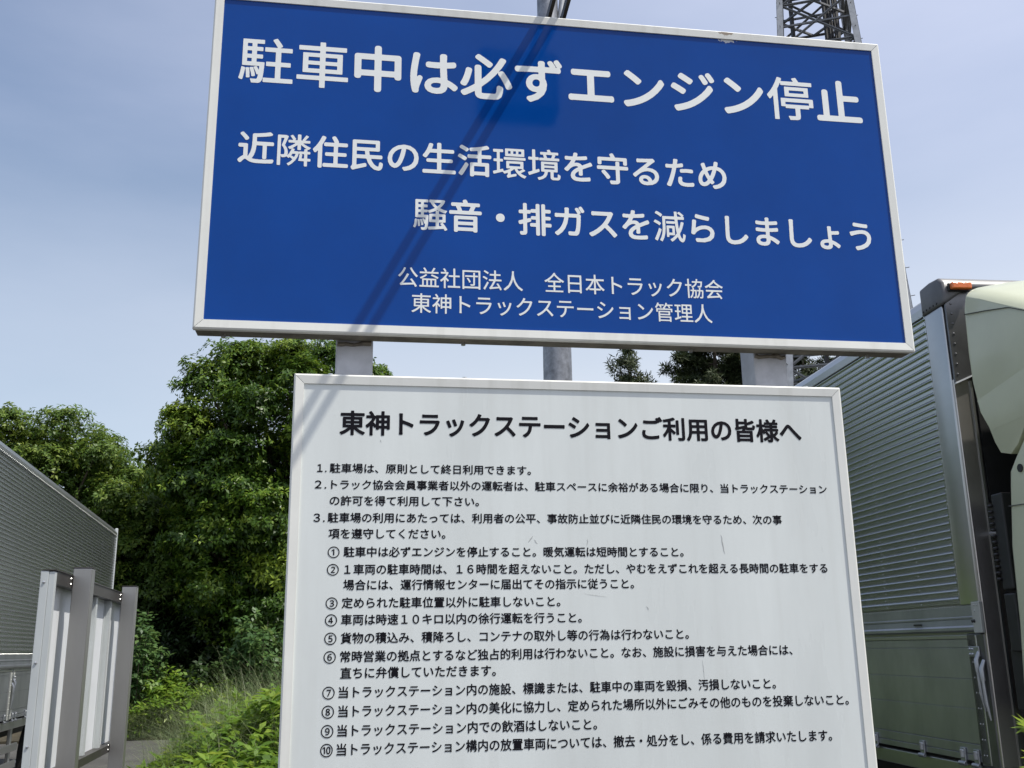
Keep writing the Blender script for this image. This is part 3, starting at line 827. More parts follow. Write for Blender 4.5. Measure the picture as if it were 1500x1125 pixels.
    # rear doors
    for s in (-1, 1):
        d_ = MB().box(*sorted((s * .01, s * (HX - .05))), box_len - .018, box_len + .018, 1.06, 3.62); dd = d_.build('rear_door', M['alu_flat'], root, bevel=.006)
        MB().tube([(s * .25, box_len + .03, 1.1), (s * .25, box_len + .03, 3.6)], .014, 8).build('lock_rod', M['galv'], dd)
    # --- cab -------------------------------------------------------------
    HC = 1.238
    prof = [(-.235, .62), (-.24, 1.27), (-.30, 1.75), (-.325, 2.14), (-.385, 2.45), (-.405, 2.535), (-.47, 2.60), (-.60, 2.72), (-1.9, 2.86), (-2.14, 2.80), (-2.33, 1.55), (-2.37, 1.30), (-2.38, .45), (-1.86, .45), (-1.83, .78), (-1.70, .97), (-1.30, 1.02), (-.90, .97), (-.76, .78), (-.74, .62)]
    cab = MB().prism_x(prof, -HC, HC).build('cab', cab_paint, root, bevel=0.05, segs=3, smooth=True)
    # roof deflector with side skirts: pale shell over the cab roof
    prof = [(-.235, 3.600), (-.208, 3.50), (-.192, 3.24), (-.195, 3.07), (-.228, 2.89), (-.30, 2.79), (-.335, 2.70), (-.375, 2.635), (-.46, 2.612), (-.53, 2.65), (-.64, 2.76), (-1.2, 2.84), (-1.95, 2.87), (-1.98, 2.93), (-1.55, 3.05), (-1.05, 3.19), (-.75, 3.355), (-.50, 3.480), (-.36, 3.548)]
    df = MB()
    n = len(prof)
    # side faces rounded in towards the roof: loft of inset outlines
    cy, cz = -.9, 3.05
    ys = np.array([p[0] for p in prof]); zs = np.array([p[1] for p in prof])

    def ring(x, t):
        # the shell is crowned: the roof line rises towards the middle
        e = HC - abs(x)
        roll = -.035 * max(0.0, 1 - e / .08) ** 2
        return [(x, y_ + (.010 * max(0.0, 1 - e / .04) ** 2 * (-1 if k < 5 or k == n - 1 else 0)), z_ + (0.15 * t + roll) * max(0.0, min(1.0, (z_ - 2.88) / .35)) * (1.0 if (k >= n - 6 or k == 0) else 0.0)) for k, (y_, z_) in enumerate(prof)]
    xs = [(-HC, 0.0), (-HC + .010, .04), (-HC + .025, .08), (-HC + .05, .13), (-HC + .085, .19), (-HC + .14, .27), (-HC + .28, .45), (-HC + .6, .76), (0, 1.0)]
    xs = xs + [(-x, t) for x, t in reversed(xs[:-1])]
    vv, ff = [], []
    for x, t in xs: vv += ring(x, t)
    for i in range(len(xs) - 1):
        for k in range(n):
            k2 = (k + 1) % n
            ff.append((i * n + k, i * n + k2, (i + 1) * n + k2, (i + 1) * n + k))
    ff.append(tuple(range(n))); ff.append(tuple((len(xs) - 1) * n + k for k in reversed(range(n))))
    df.add(vv, ff)
    dfl = df.build('roof_deflector', cab_paint, root, smooth=True, bevel=0.008, segs=2, angle=60)
    for s in (-1, 1):
        XC = lambda o: s * (HC + o)
        # seam across the deflector's side and the fold above its tail
        sm = MB()
        pts = [(-.212, 3.472), (-.42, 3.425), (-.62, 3.375), (-.80, 3.29), (-.95, 3.19)]
        for a_, b_ in zip(pts[:-1], pts[1:]): sm.bar((XC(.0005), *a_), (XC(.0005), *b_), .004, .010, up=(s, 0, 0))
        sm.build('panel_seam', M['black_plastic'], dfl)
        fo = MB()
        fo.add([(XC(.0006), -.222, 2.96), (XC(.007), -.275, 2.845), (XC(.0095), -1.0, 2.88), (XC(.0006), -1.0, 3.07),
                (XC(.0006), -.316, 2.77), (XC(.0006), -1.0, 2.80)], [(0, 1, 2, 3), (1, 4, 5, 2)])
        fo.build('fold', cab_paint, dfl, fix=False, smooth=True)
        # door, handle recess, window
        dr = MB().prism_x([(-.70, 1.10), (-.70, 2.62), (-1.70, 2.64), (-2.02, 2.0), (-2.04, 1.2), (-1.75, 1.10)], *sorted((XC(-.01), XC(.004))))
        door = dr.build('door', cab_paint, root, bevel=.006)
        MB().prism_x([(-.80, 1.85), (-.80, 2.55), (-1.66, 2.57), (-1.92, 1.95)], *sorted((XC(.0045), XC(.007)))).build('window', M['glass'], door)
        MB().box(*sorted((XC(.0045), XC(.03))), -.90, -.76, 1.55, 1.60).build('handle', M['black_plastic'], door, bevel=.008)
        sl = MB()
        for (ya, za, yb, zb) in ((-.385, 2.345, -.70, 2.33),): sl.bar((XC(.0), ya, za), (XC(.0), yb, zb), .004, .012, up=(s, 0, 0))
        sl.build('body_seam', M['grey_plastic'], cab)
        vt = MB(); vt.tube([(XC(-.004), -.525, 2.525), (XC(.006), -.525, 2.525)], .022, 12); vt.build('vent_plug', M['black_plastic'], cab)
        # mirrors
        mr = MB(); mr.bar((XC(0), -2.15, 2.45), (XC(.22), -2.35, 2.40), .03); mr.box(*sorted((XC(.14), XC(.32))), -2.40, -2.31, 1.75, 2.35); mr.build('mirror', M['black_plastic'], root, bevel=.02)
        # wheel
        w = MB(); w.tube([(XC(-.32), -1.30, .5), (XC(-.29), -1.30, .5), (XC(-.07), -1.30, .5), (XC(-.05), -1.30, .5)], [.44, .50, .50, .44], 28)
        wh = w.build('wheel', M['tyre'], root, smooth=True)
        r = MB(); r.tube([(XC(-.2), -1.3, .5), (XC(-.03), -1.3, .5)], [.27, .29], 20); r.build('rim', M['galv'], wh, smooth=True)
        hl = MB().box(*sorted((XC(-.10), XC(-.42))), -2.395, -2.37, .62, .80); hl.build('headlight', M['lens'], root, bevel=.01)
    MB().prism_x([(-2.150, 2.70), (-2.165, 2.68), (-2.332, 1.66), (-2.318, 1.66)], -1.08, 1.08).build('windscreen', M['glass'], root)
    MB().box(-1.0, 1.0, -2.405, -2.382, .95, 1.45).build('front_grille', M['black_plastic'], root, bevel=.01)
    # black duct with ribs behind the cab, exhaust and tanks in the gap
    for s in (-1,):
        sn = MB(); sn.box(s * 1.215, s * 1.06, -.285, -.185, 1.92, 2.435)
        for k in range(13):
            z = 1.97 + k * .033
            sn.box(s * 1.232, s * 1.08, -.196, -.163, z, z + .017)
        sn.box(s * 1.225, s * 1.06, -.30, -.20, 1.60, 1.90)
        sn.box(s * 1.20, s * 1.04, -.27, -.15, 1.30, 1.62)
        sn.build('air_intake', M['black_plastic'], root, bevel=.012)
        MB().tube([(s * 1.14, -.17, 2.24), (s * 1.14, -.02, 2.24)], .012, 8).build('bracket_pipe', M['galv'], root)
    MB().box(-1.0, 1.0, -.21, -.13, 1.0, 2.5).build('cab_back_panel', M['black_plastic'], root)
    return root


th = R(2.46)
loc = (3.447 + 1.245 * math.cos(th), 5.25 - 1.245 * math.sin(th), 0)
truck_r = build_truck('box_truck', 'silver ribbed box truck with pale green cab, right of the signboard', loc, th, M['green_cab'])
th = R(-3.94)
Lb = 9.6
rear = Vector((-3.955, 18.15, 0))
front = rear - Vector((math.sin(th), math.cos(th), 0)) * Lb
loc = front - Vector((math.cos(th), -math.sin(th), 0)) * 1.245
truck_l = build_truck('box_truck', 'silver ribbed box truck parked before leafy trees, behind the edge-on notice board', loc, th, M['white_cab'], Lb, 0.174)

# ------------------------------------------------------------------ edge-on notice board at the left (we see its back)
th = R(-2.9)
nb = thing('notice_board', 'grey notice board on two bronze posts, seen edge-on before the left truck', 'notice board', (-1.368, 5.6, 0), -th)
# local frame: +y along the board (away), +x towards its back, posts on +x side
for yy in (0.0, 1.545):
    p_ = MB().box(-0.045, 0.045, yy - .045, yy + .045, 0, 2.085)
    po = p_.build('post', M['bronze'], nb, bevel=.004)
    MB().box(-0.0465, 0.0465, yy - .0465, yy + .0465, 2.0855, 2.091).build('post_cap', M['bronze_dark'], po, bevel=.002)
y0, y1 = -0.435, 1.90
x1 = -0.0455
# end channels: flange facing along the board, web towards the viewer
for yy, sgn in ((y0, 1), (y1, -1)):
    c_ = MB()
    c_.box(x1 - .066, x1 - .030, *sorted((yy, yy + sgn * .055)), 1.07, 2.043)
    c_.box(x1 - .0295, x1 - .001, *sorted((yy + sgn * .003, yy + sgn * .040)), 1.07, 2.040)
    ec = c_.build('end_channel', M['channel'], nb, bevel=.002)
    for zz in (1.99, 1.62, 1.25):
        b_ = MB().dome((x1 - .048, yy, zz), .008, (0, -sgn, 0), h=.9); b_.build('bolt', M['bolt'], ec)
MB().box(x1 - .066, x1 - .056, y0 + .056, y1 - .056, 1.075, 2.02).build('back_sheet', M['sheet'], nb)
for (za, zb, nm) in ((1.985, 2.045, 'top_rail'), (1.055, 1.10, 'bottom_rail')):
    t_ = MB().box(x1 - .0555, x1 - .0006, y0 + .042, y1 - .042, za, zb)
    t_.box(x1 - .060, x1 + .004, y0 - .002, y1 + .002, zb + .0004, zb + .005) if nm == 'top_rail' else None
    tr_ = t_.build(nm, M['bronze_dark'], nb)
    for yy in (-.075, .075, 1.47, 1.62):
        for dz in (.018, .045):
            if dz < zb - za: MB().dome((x1 - .0006, yy, za + dz), .0055, (1, 0, 0), h=.9).build('bolt', M['bolt'], tr_)
for yc in (.80, -.20, 1.28):
    r_ = MB().sweep_y([], 0, 1) if False else MB()
    if yc == -.20: continue
    r_.add([(x1 - .0555, yc - .045, 1.101), (x1 - .0555, yc + .045, 1.101), (x1 - .0555, yc + .045, 1.984), (x1 - .0555, yc - .045, 1.984)], [(0, 1, 2, 3)])
    r_.box(x1 - .055, x1 - .022, yc - .026, yc + .026, 1.101, 1.984)
    r_.box(x1 - .055, x1 - .050, yc - .045, yc - .027, 1.101, 1.984); r_.box(x1 - .055, x1 - .050, yc + .027, yc + .045, 1.101, 1.984)
    r_.build('stiffener', M['channel'], nb)

# ------------------------------------------------------------------ lamp pole behind the signboard
lp = thing('lamp_pole', 'round mottled grey steel pole behind the signboard, between its two panels', 'pole', (1.262, 6.05, 0))
MB().tube([(0, 0, 0), (0, 0, 3.4), (0, 0, 5.2), (-.012, 0, 8.2)], [.096, .091, .078, .058], 24).build('pole', M['pole'], lp, smooth=True)
am = MB().tube([(0.03, -.02, 5.45), (0.075, -.03, 5.85), (0.11, -.03, 6.15), (0.35, -.03, 7.6), (0.9, -.03, 8.0)], .021, 10)
am.build('arm', M['galv'], lp, smooth=True)
bnd = MB()
for z in (5.45, 2.2): bnd.tube([(0, 0, z - .03), (0, 0, z + .03)], .094 if z < 4 else .083, 20)
bnd.build('band', M['galv'], lp, smooth=True)
MB().box(.75, 1.35, -.14, .08, 7.96, 8.10).build('luminaire', M['galv'], lp, bevel=.03)

# ------------------------------------------------------------------ lattice tower
tw = thing('lattice_tower', 'grey steel lattice tower rising behind the blue panel at its top right corner', 'tower', (13.42, 25.0, 0))
PH = R(20)


def half(z):   # distance of a leg from the axis
    return max(1.02, 3.05 - 0.0868 * z)


def corner(k, z):
    a = PH + k * math.pi / 2 + math.pi
    return Vector((half(z) * math.cos(a), half(z) * math.sin(a), z))


ZL = [0.25]
while ZL[-1] < 26: ZL.append(ZL[-1] + max(1.25, half(ZL[-1]) * 1.02))
for k in range(4):
    l_ = MB()
    top = ZL[-1]
    a, b = corner(k, 0), corner(k, top)
    rad = Vector((a.x, a.y, 0)).normalized(); tan = Vector((-rad.y, rad.x, 0))
    t1 = (rad + tan).normalized(); t2 = (rad - tan).normalized()
    for u, v in ((t1, t2), (t2, t1)):
        for i in range(1):
            s_ = .18; th_ = .016
            P = []
            for p in (a, b):
                P += [p, p - u * s_, p - u * s_ - v * th_, p - v * th_]
            l_.add(P, [(0, 1, 5, 4), (1, 2, 6, 5), (2, 3, 7, 6), (3, 0, 4, 7), (0, 3, 2, 1), (4, 5, 6, 7)])
    leg = l_.build('leg', M['tower_light'] if k in (0, 1, 2) else M['tower'], tw)
    pg = MB(); z = 2.0; i = 0
    while z < top:
        p = corner(k, z); d = t1 if i % 2 else t2
        pg.tube([p - d * .02, p + (rad + (tan if i % 2 else -tan) * .6).normalized() * .19], .011, 5); z += .40; i += 1
    o_ = pg.build('step_bolt', M['tower'], tw); o_['kind'] = 'stuff'
for k in range(4):
    b_ = MB()
    for i in range(len(ZL) - 1):
        za, zb = ZL[i], ZL[i + 1]
        A, B, C_, D_ = corner(k, za), corner((k + 1) % 4, za), corner(k, zb), corner((k + 1) % 4, zb)
        b_.bar(A, B, .085, .02); b_.bar(A, B, .02, .085)
        for (p, q) in ((A, D_), (B, C_)):
            b_.bar(p, q, .085, .018); b_.bar(p, q, .018, .075)
        mid = (A + D_ + B + C_) / 4
        b_.bar((A + C_) / 2, mid, .055); b_.bar((B + D_) / 2, mid, .055)
    b_.build('bracing', M['tower'], tw)
for i in range(0, len(ZL), 1):
    pln = MB(); z = ZL[i]
    m4 = [(corner(k, z) + corner((k + 1) % 4, z)) / 2 for k in range(4)]
    for k in range(4): pln.bar(m4[k], m4[(k + 1) % 4], .06)
    pln.build('plan_brace', M['tower'], tw)
ld = MB()
for (x, y) in ((.25, -.15), (.62, -.15), (-.60, .3)):
    ld.bar((x + .15, y, 0.1), (x, y, 27), .085, .12)
for z in np.arange(.4, 27, .45): ld.bar((.25 + .15 * (1 - z / 27), -.15, z), (.62 + .15 * (1 - z / 27), -.15, z), .04)
for dx in (.33, .41, .50): ld.tube([(dx + .15, -.21, .1), (dx, -.21, 27)], .036, 7)
ld.build('cable_ladder', M['dark_metal'], tw)


# ------------------------------------------------------------------ foliage
def norm(a): return a / np.maximum(np.linalg.norm(a, axis=1, keepdims=True), 1e-9)


def leaves(P, T, N, L, W, tint, fold=0.12, bend=0.12):
    """one four-cornered leaf per row: P base, T tip direction, N face normal, L length, W half width"""
    n = len(P)
    T = norm(T); S = norm(np.cross(N, T)); N = np.cross(T, S)
    L = L.reshape(-1, 1); W = W.reshape(-1, 1)
    v = np.empty((n, 4, 3))
    v[:, 0] = P
    v[:, 1] = P + T * L * .48 + S * W + N * W * fold * 2
    v[:, 2] = P + T * L - N * L * bend
    v[:, 3] = P + T * L * .48 - S * W + N * W * fold * 2
    return v.reshape(-1, 3), np.arange(4 * n).reshape(n, 4), tint


def rosettes(rng, C, A, k, L, W, droop=0.25, spread=0.9):
    """k leaves radiating round each axis A at each point C"""
    n = len(C)
    A = norm(A)
    ref = np.where(np.abs(A[:, 2:3]) < .9, np.array([[0, 0, 1.0]]), np.array([[1.0, 0, 0]]))
    U = norm(np.cross(A, ref)); V_ = np.cross(A, U)
    ang = rng.uniform(0, 2 * np.pi, (n, 1)) + np.arange(k)[None] * 2 * np.pi / k + rng.normal(0, .25, (n, k))
    d = U[:, None] * np.cos(ang)[..., None] + V_[:, None] * np.sin(ang)[..., None]
    T = d * spread + A[:, None] * rng.uniform(.0, .7, (n, k, 1)) + np.array([0, 0, -droop]) + rng.normal(0, .18, (n, k, 3))
    Nn = A[:, None] * .8 - d * .25 + np.array([0, 0, .6]) + rng.normal(0, .28, (n, k, 3))
    P = np.repeat(C[:, None], k, 1) + d * L * .12 + rng.normal(0, L * .12, (n, k, 3))
    Ls = L * rng.uniform(.65, 1.2, (n, k)); Ws = W * rng.uniform(.7, 1.2, (n, k))
    tint = np.clip(np.repeat(rng.normal(.5, .20, (n, 1)), k, 1) + rng.normal(0, .10, (n, k)), 0, 1)
    return leaves(P.reshape(-1, 3), T.reshape(-1, 3), Nn.reshape(-1, 3), Ls.ravel(), Ws.ravel(), tint.ravel())


def rnd_dirs(rng, n, up=0.0):
    d = rng.normal(0, 1, (n, 3)); d[:, 2] += up
    return norm(d)


def broad_tree(name, label, base, centre, rad, n_bough, bough_r, per_bough, L, W, mat, seed, trunk_r=.2, k=6, bumps=None, low=-0.9):
    rng = np.random.default_rng(seed)
    root = thing(name, label, 'tree', base, 0, 'trees at the edge of the lot')
    c = np.array(centre) - np.array(base); rad = np.array(rad)
    # bough centres: spread over the crown's surface, a few inside
    i = np.arange(n_bough) + .5
    ph = np.arccos(1 - i / n_bough * (1 - low)); th_ = np.pi * (1 + 5 ** .5) * i + rng.uniform(0, 6)
    d = np.stack([np.cos(th_) * np.sin(ph), np.sin(th_) * np.sin(ph), np.cos(ph)], 1)
    d = norm(d + rng.normal(0, .17, d.shape))
    rr = rng.uniform(.66, 1.04, (n_bough, 1))
    B = c + d * rad * rr
    br = bough_r * rng.uniform(.62, 1.38, n_bough)
    extra = bumps if bumps is not None else []
    for (x, y, z, r) in extra:
        B = np.vstack([B, np.array([[x, y, z]]) - np.array(base)]); br = np.append(br, r)
        d = np.vstack([d, norm((B[-1] - c).reshape(1, 3))])
    Cs, As = [], []
    for b, r, dd in zip(B, br, d):
        n = int(per_bough * (r / bough_r) ** 2)
        u = rnd_dirs(rng, n, .35) + dd * .55; u = norm(u)
        q = r * rng.uniform(.25, 1.0, (n, 1)) ** .5
        # lobes on the bough so that it does not read as a ball
        lob = 1 + .28 * np.sin(u[:, :1] * 5.3 + b[0] * 3) * np.cos(u[:, 1:2] * 4.7 + b[1] * 2) + .22 * np.sin(u[:, 2:3] * 7 + b[2] * 5)
        Cs.append(b + u * q * lob * np.array([1.12, 1.12, .80])); As.append(u + np.array([0, 0, .35]))
    # twigs through the inside of the crown, so that it is closed
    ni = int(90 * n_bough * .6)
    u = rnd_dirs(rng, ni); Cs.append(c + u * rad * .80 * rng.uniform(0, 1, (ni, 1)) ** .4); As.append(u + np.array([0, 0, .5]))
    shade_tint = np.concatenate([np.full(len(q), a_) for q, a_ in zip(Cs, np.append(rng.normal(0, .13, len(Cs) - 1), -.30))])
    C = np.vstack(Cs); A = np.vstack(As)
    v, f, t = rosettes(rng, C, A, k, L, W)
    t = np.clip(t + np.repeat(shade_tint, k), 0, 1)      # random bough tones and darker inner leaves, standing in for the crown's self-shade
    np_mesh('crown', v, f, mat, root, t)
    tr = MB(); c0 = Vector(c)
    tp = [Vector((0, 0, 0)), Vector((c0.x * .3, c0.y * .3, c0.z * .35)), Vector((c0.x * .8, c0.y * .8, c0.z * .8)), Vector((c0.x, c0.y, c0.z + rad[2] * .45))]
    tr.tube(tp, [trunk_r * 1.25, trunk_r, trunk_r * .7, trunk_r * .25], 10)
    tr.build('trunk', M['bark'], root, smooth=True)
    lb = MB()
    for b in B[::max(1, len(B) // 26)]:
        b = Vector(b); t0 = min(1, max(.25, b.z / max(.1, c0.z + rad[2]) * .7))
        s_ = tp[1].lerp(tp[3], t0 * .8); m_ = s_.lerp(b, .55) + Vector((0, 0, -.15))
        lb.tube([s_, m_, b], [trunk_r * .35, trunk_r * .2, trunk_r * .07], 6)
    lb.build('limbs', M['bark'], root, smooth=True)
    return root


broad_tree('broadleaf_tree', 'biggest dark green broadleaf tree, reaching up to the lower left edge of the blue panel', (-1.7, 25.6, 0), (-1.7, 25.6, 5.2), (2.5, 2.0, 3.65),
           60, .74, 400, .128, .028, M['leaf_big'], 3, .26, 7,
           bumps=[(-3.48, 24.48, 7.82, 0.79), (-2.74, 24.48, 8.51, 0.74), (-1.58, 24.48, 8.61, 0.79), (-0.63, 24.58, 8.56, 0.74), (0.21, 24.69, 8.09, 0.63), (0.63, 24.79, 7.87, 0.53), (0.53, 24.69, 7.19, 0.63), (-3.9, 24.26, 6.87, 0.63), (-3.69, 24.16, 5.4, 0.74), (-3.48, 24.16, 4.13, 0.74), (-2.74, 23.84, 6.13, 0.74), (-2.0, 23.74, 4.76, 0.79), (-3.06, 23.84, 4.55, 0.58), (-2.32, 23.63, 7.19, 0.69), (-3.06, 24.05, 3.18, 0.63), (-1.69, 23.95, 3.5, 0.63), (-0.95, 23.63, 6.13, 0.63), (-1.27, 23.63, 7.82, 0.63)])
broad_tree('broadleaf_tree', 'rounded green tree behind the left truck, at the left edge', (-7.9, 27.5, 0), (-7.9, 27.5, 4.5), (2.1, 2.0, 2.75),
           46, .75, 340, .118, .025, M['leaf_left'], 8, .22, 7, bumps=[(-8.6, 26.4, 7.3, .6), (-7.3, 26.4, 7.3, .65), (-6.4, 26.2, 6.5, .6), (-5.9, 26, 5.4, .6)])
broad_tree('broadleaf_tree', 'smaller rounded tree between the left truck and the big dark tree', (-5.2, 28.2, 0), (-5.2, 28.2, 4.0), (1.5, 1.6, 2.35),
           32, .68, 250, .135, .027, M['leaf_left'], 15, .18, 7, bumps=[(-5.6, 27, 5.9, .55), (-4.8, 27, 5.9, .5), (-4.3, 27, 5.0, .55)])
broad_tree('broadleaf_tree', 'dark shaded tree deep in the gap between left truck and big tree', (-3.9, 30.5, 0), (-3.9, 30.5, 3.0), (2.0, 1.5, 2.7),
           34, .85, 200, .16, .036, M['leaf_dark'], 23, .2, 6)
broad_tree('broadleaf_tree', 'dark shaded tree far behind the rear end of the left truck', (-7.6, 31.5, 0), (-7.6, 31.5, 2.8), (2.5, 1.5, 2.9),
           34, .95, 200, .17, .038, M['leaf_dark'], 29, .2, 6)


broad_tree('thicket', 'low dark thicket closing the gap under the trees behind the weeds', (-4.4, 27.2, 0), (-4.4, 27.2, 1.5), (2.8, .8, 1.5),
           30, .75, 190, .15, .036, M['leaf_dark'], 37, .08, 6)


# shrubs and vines in front of the dark wood
def shrub(name, label, base, h, r, n, L, W, mat, seed, k=6, lean=(0, 0)):
    rng = np.random.default_rng(seed)
    root = thing(name, label, 'shrub', base, 0, 'shrubs at the wood edge')
    st_ = MB(); Cs, As = [], []
    for i in range(n):
        a = rng.uniform(0, 6.28); q = r * math.sqrt(rng.uniform(0.02, 1)); hh = h * rng.uniform(.55, 1.0) * (1 - .25 * (q / r) ** 2)
        e = Vector((math.cos(a) * q + lean[0] * hh, math.sin(a) * q + lean[1] * hh, hh)); s0 = Vector((e.x * .25, e.y * .25, 0)); m_ = s0.lerp(e, .6) + Vector((e.x * .1, e.y * .1, .1))
        st_.tube([s0, m_, e], [.012, .008, .003], 5)
        t = rng.uniform(.30, 1, 26)
        for tt in t:
            p = s0.lerp(m_, tt / .6) if tt < .6 else m_.lerp(e, (tt - .6) / .4)
            Cs.append(np.array(p) + rng.normal(0, .07, 3)); As.append(np.array([e.x * .4, e.y * .4 - .2, 1.0]) + rng.normal(0, .35, 3))
    v, f, t = rosettes(rng, np.array(Cs), np.array(As), k, L, W, droop=.35)
    np_mesh('foliage', v, f, mat, root, t)
    st_.build('stem', M['bark'], root, smooth=True)
    return root


shrub('shrub', 'light green leafy shrub beside the left edge of the white panel', (-1.75, 21.9, 0.1), 2.6, .62, 30, .15, .040, M['leaf_bush'], 41, 5)
shrub('shrub', 'loose light green sapling just right of the edge-on notice board', (-4.35, 22.9, 0.1), 2.75, .50, 16, .14, .040, M['leaf_bush'], 43, 5)
shrub('shrub', 'low yellowish shrub under the trees, right of the notice board posts', (-3.9, 23.3, 0.1), 1.45, .8, 14, .13, .036, M['leaf_weed'], 47, 5)
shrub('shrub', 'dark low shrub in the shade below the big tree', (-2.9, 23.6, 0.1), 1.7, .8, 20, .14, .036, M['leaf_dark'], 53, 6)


def weeds(name, label, kind_mat, pts, hfun, L, W, seed, per, parent=None):
    rng = np.random.default_rng(seed)
    Cs, As = [], []
    for (x, y, z0) in pts:
        h = hfun(x, y) * rng.uniform(.6, 1.05)
        lx, ly = rng.normal(0, .12, 2) * h
        m = max(2, int(per * h + 1))
        for tt in rng.uniform(.25, 1.0, m):
            Cs.append((x + lx * tt, y + ly * tt, z0 + h * tt)); As.append((lx * .5, ly * .5 - .15, 1.0))
    C = np.array(Cs); A = np.array(As) + rng.normal(0, .3, (len(Cs), 3))
    v, f, t = rosettes(rng, C, A, 5, L, W, droop=.2, spread=1.0)
    o = np_mesh(name, v, f, kind_mat, None, t)
    return tag(o, label, 'weeds', kind='stuff')


def blades(name, label, mat, pts, hfun, seed, w=.004, arc=.5):
    rng = np.random.default_rng(seed)
    n = len(pts); P = np.array(pts, float)
    H = np.array([hfun(x, y) for x, y, _ in pts]) * rng.uniform(.6, 1.15, n)
    a = rng.uniform(0, 2 * np.pi, n); d = np.stack([np.cos(a), np.sin(a), np.zeros(n)], 1); s = np.stack([-np.sin(a), np.cos(a), np.zeros(n)], 1)
    ar = arc * rng.uniform(.3, 1.4, n)
    seg = 5; v = np.empty((n, seg + 1, 2, 3))
    for i in range(seg + 1):
        t = i / seg
        q = P + d * (H * ar * t ** 2)[:, None] + np.array([0, 0, 1.0]) * (H * (t - .42 * ar * t ** 3))[:, None]
        ww = w * (1 - .85 * t)
        v[:, i, 0] = q - s * ww; v[:, i, 1] = q + s * ww
    b = np.arange(n)[:, None] * (2 * (seg + 1)) + np.arange(seg)[None] * 2
    f = np.stack([b, b + 1, b + 3, b + 2], -1).reshape(-1, 4)
    tint = np.repeat(np.clip(rng.normal(.5, .22, n), 0, 1), seg)
    o = np_mesh(name, v.reshape(-1, 3), f, mat, None, tint)
    return tag(o, label, 'grass', kind='stuff')


rng = np.random.default_rng(5)
# verge at the foot of the wood
pts = [(x, y, .05) for x, y in zip(rng.uniform(-6.0, 1.0, 2300), 22.2 + rng.uniform(0, 1, 2300) ** 1.3 * 1.9)]
weeds('verge_weeds', 'bright green weeds along the foot of the wood', M['leaf_weed'], pts, lambda x, y: .50 + .30 * math.sin(x * 1.7 + 1) ** 2 + .42 * min(1, (y - 22.2) / 1.2), .16, .028, 61, 9)
pts = [(x, y, .05) for x, y in zip(rng.uniform(-6.0, 1.0, 20000), 22.12 + rng.uniform(0, 1, 20000) ** 1.4 * 1.7)]
blades('verge_grass', 'long grass at the foot of the wood', M['grass'], pts, lambda x, y: .55 + .50 * min(1, (y - 22.1) / 1.2), 62, .006)


# planting bed behind the signboard
def bed_h(x, y):
    e = min(1.0, max(0.0, (x + 2.0) / .9)); f = min(1.0, max(.35, (y - 8.5) / 1.6))
    return (.42 + .80 * e) * (.50 + .50 * f) * (1 + .22 * math.sin(x * 4.1 + y * 2.3) * math.cos(y * 3.1 - x))


pts = [(x, y, .12) for x, y in zip(rng.uniform(-1.95, 2.9, 3600), rng.uniform(8.65, 13.3, 3600))]
weeds('bed_weeds', 'broad leaved green weeds filling the bed behind the white panel', M['leaf_weed'], pts, lambda x, y: bed_h(x, y) * .84, .125, .027, 63, 9)
pts = [(x, y, .12) for x, y in zip(rng.uniform(-2.1, 1.0, 14000), 8.7 + 4.6 * rng.uniform(0, 1, 14000) ** .45)]
blades('bed_grass', 'thin arching silver grass growing among the bed weeds', M['grass'], pts, lambda x, y: bed_h(x, y) * 1.24, 64, .0034, .85)


# conifers
def conifer(label, base, h, r0, n_whorl, seed, dens, tip=0.06):
    rng = np.random.default_rng(seed)
    root = thing('conifer_tree', label, 'tree', base, 0, 'conifers behind the signboard')
    Cs, As = [], []
    lb = MB()
    for i in range(n_whorl):
        t = i / (n_whorl - 1); z = h * (.16 + .83 * t)
        rr = r0 * ((1 - t) ** .55) + tip
        nb_ = 5 + int(6 * (1 - t))
        for j in range(nb_):
            a = rng.uniform(0, 6.28); L = rr * rng.uniform(.55, 1.08); up = rng.uniform(-.1, .35)
            e = Vector((math.cos(a) * L, math.sin(a) * L, z + L * up)); s0 = Vector((0, 0, z))
            mid = s0.lerp(e, .5) + Vector((0, 0, -.06 * L))
            lb.tube([s0, mid, e], [.03 * (1 - t) + .008, .015, .005], 5)
            m = int(dens * (L + .25))
            for tt in rng.uniform(.30, 1.0, m):
                p = s0.lerp(mid, tt * 2) if tt < .5 else mid.lerp(e, tt * 2 - 1)
                Cs.append(np.array(p) + rng.normal(0, .075, 3)); As.append(np.array([math.cos(a), math.sin(a), .5]) + rng.normal(0, .4, 3))
    v, f, t = rosettes(rng, np.array(Cs), np.array(As), 8, .22, .021, droop=.05, spread=.8)
    np_mesh('crown', v, f, M['needle'], root, t)
    MB().tube([(0, 0, 0), (0, 0, h * .6), (0, 0, h)], [.22, .12, .012], 9).build('trunk', M['bark'], root, smooth=True)
    lb.build('limbs', M['bark'], root)
    return root


broad_tree('broadleaf_tree', 'tall tree standing left of the photo, mirrored in the right truck', (-13.5, 24.0, 0), (-13.5, 24, 5.2), (3.2, 3.0, 4.4),
           50, 1.1, 170, .22, .05, M['leaf_big'], 33, .3, 6)
conifer('slim pointed conifer right of the steel pole, in the gap between both panels', (9.2, 32.2, 0), 11.6, 2.9, 24, 71, 20)
conifer('dense dark conifer left of the right sign post, between both panels', (12.6, 33.0, 0), 14.2, 3.8, 36, 73, 46)
conifer('dark conifer behind the lattice tower, beside the right hand sign post', (16.4, 34.0, 0), 13.4, 3.2, 28, 79, 34)

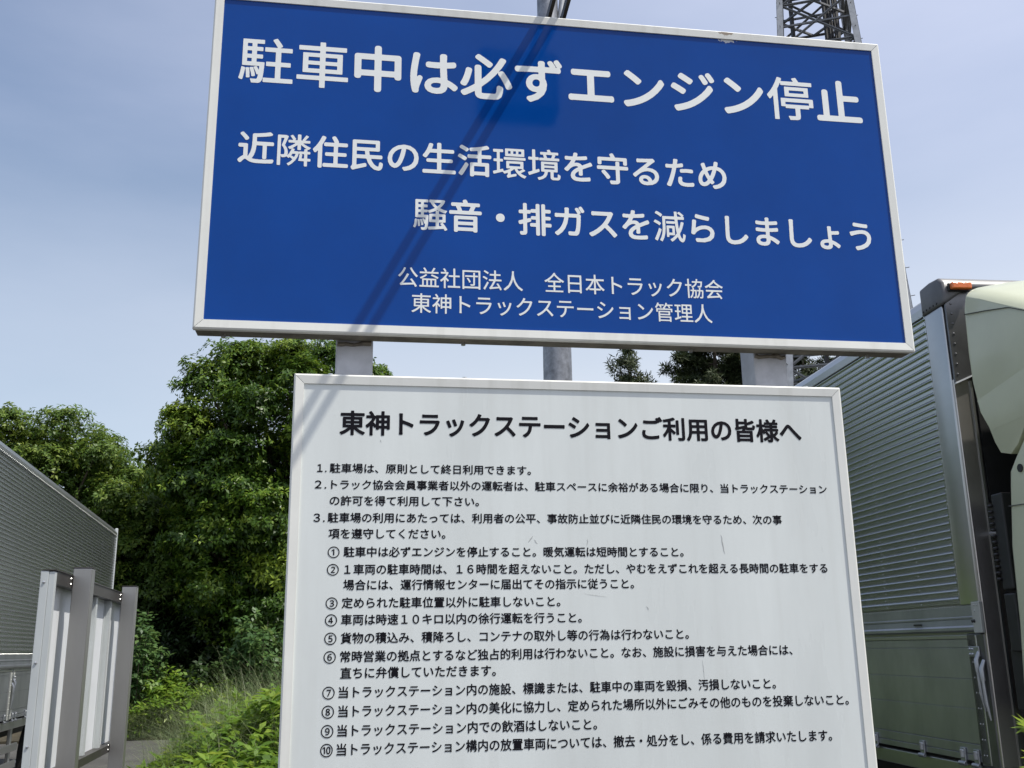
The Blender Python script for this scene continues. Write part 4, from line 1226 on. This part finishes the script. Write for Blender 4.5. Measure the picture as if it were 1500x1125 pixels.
# ------------------------------------------------------------------ maple sapling at the right
mt = thing('maple_sapling', 'pale green maple sapling with pointed leaves before the right truck', 'sapling', (2.165, 2.78, -0.105))
rng = np.random.default_rng(91)
st_ = MB()
st_.tube([(0, 0, 0), (.02, .0, .7), (-.02, -.01, 1.25), (-.04, 0, 1.62)], [.014, .011, .007, .003], 7)
tw_ = [((-.01, 0, 1.10), (-.26, -.08, 1.36)), ((-.02, 0, 1.2), (-.27, -.06, 1.43)), ((-.02, 0, 1.28), (-.20, .05, 1.50)), ((0, 0, 1.15), (.22, .05, 1.42)), ((-.02, 0, 1.35), (.1, -.15, 1.62)), ((0, 0, 1.0), (-.16, .12, 1.22)), ((0, 0, .95), (.15, -.15, 1.2))]
for a_, b_ in tw_: st_.tube([a_, tuple((Vector(a_) + Vector(b_)) / 2 + Vector((0, 0, .03))), b_], [.005, .0035, .0015], 5)
st_.build('stem', M['bark'], mt, smooth=True)
V_, F_, T_ = [], [], []


def maple_leaf(c, axis, nrm, size):
    """seven narrow pointed lobes, each two triangles-as-quads"""
    ax = Vector(axis).normalized(); n_ = Vector(nrm); n_ = (n_ - ax * n_.dot(ax)).normalized(); s_ = n_.cross(ax)
    tv = float(np.clip(rng.normal(.55, .2), 0, 1))
    for q, ln in ((-125, .45), (-82, .72), (-42, .92), (0, 1.0), (42, .92), (82, .72), (125, .45)):
        a = math.radians(q); d = ax * math.cos(a) + s_ * math.sin(a); w = s_ * math.cos(a) - ax * math.sin(a)
        L = size * ln; i = len(V_); dr = n_ * (-L * .18)
        for p in (c, c + d * L * .42 + w * size * .105 + n_ * .002, c + d * L + dr, c + d * L * .42 - w * size * .105 + n_ * .002): V_.append(tuple(p))
        F_.append((i, i + 1, i + 2, i + 3)); T_.append(tv)


for a_, b_ in tw_:
    a_, b_ = Vector(a_), Vector(b_)
    for t in (.45, .7, .92, 1.0, 1.0):
        p = a_.lerp(b_, t); d = (b_ - a_).normalized() + Vector(rng.normal(0, .45, 3)); d.z -= .15
        maple_leaf(p + d.normalized() * .015, d, Vector((0, -.25, 1)) + Vector(rng.normal(0, .25, 3)), rng.uniform(.042, .064))
np_mesh('foliage', V_, F_, M['leaf_maple'], mt, T_)
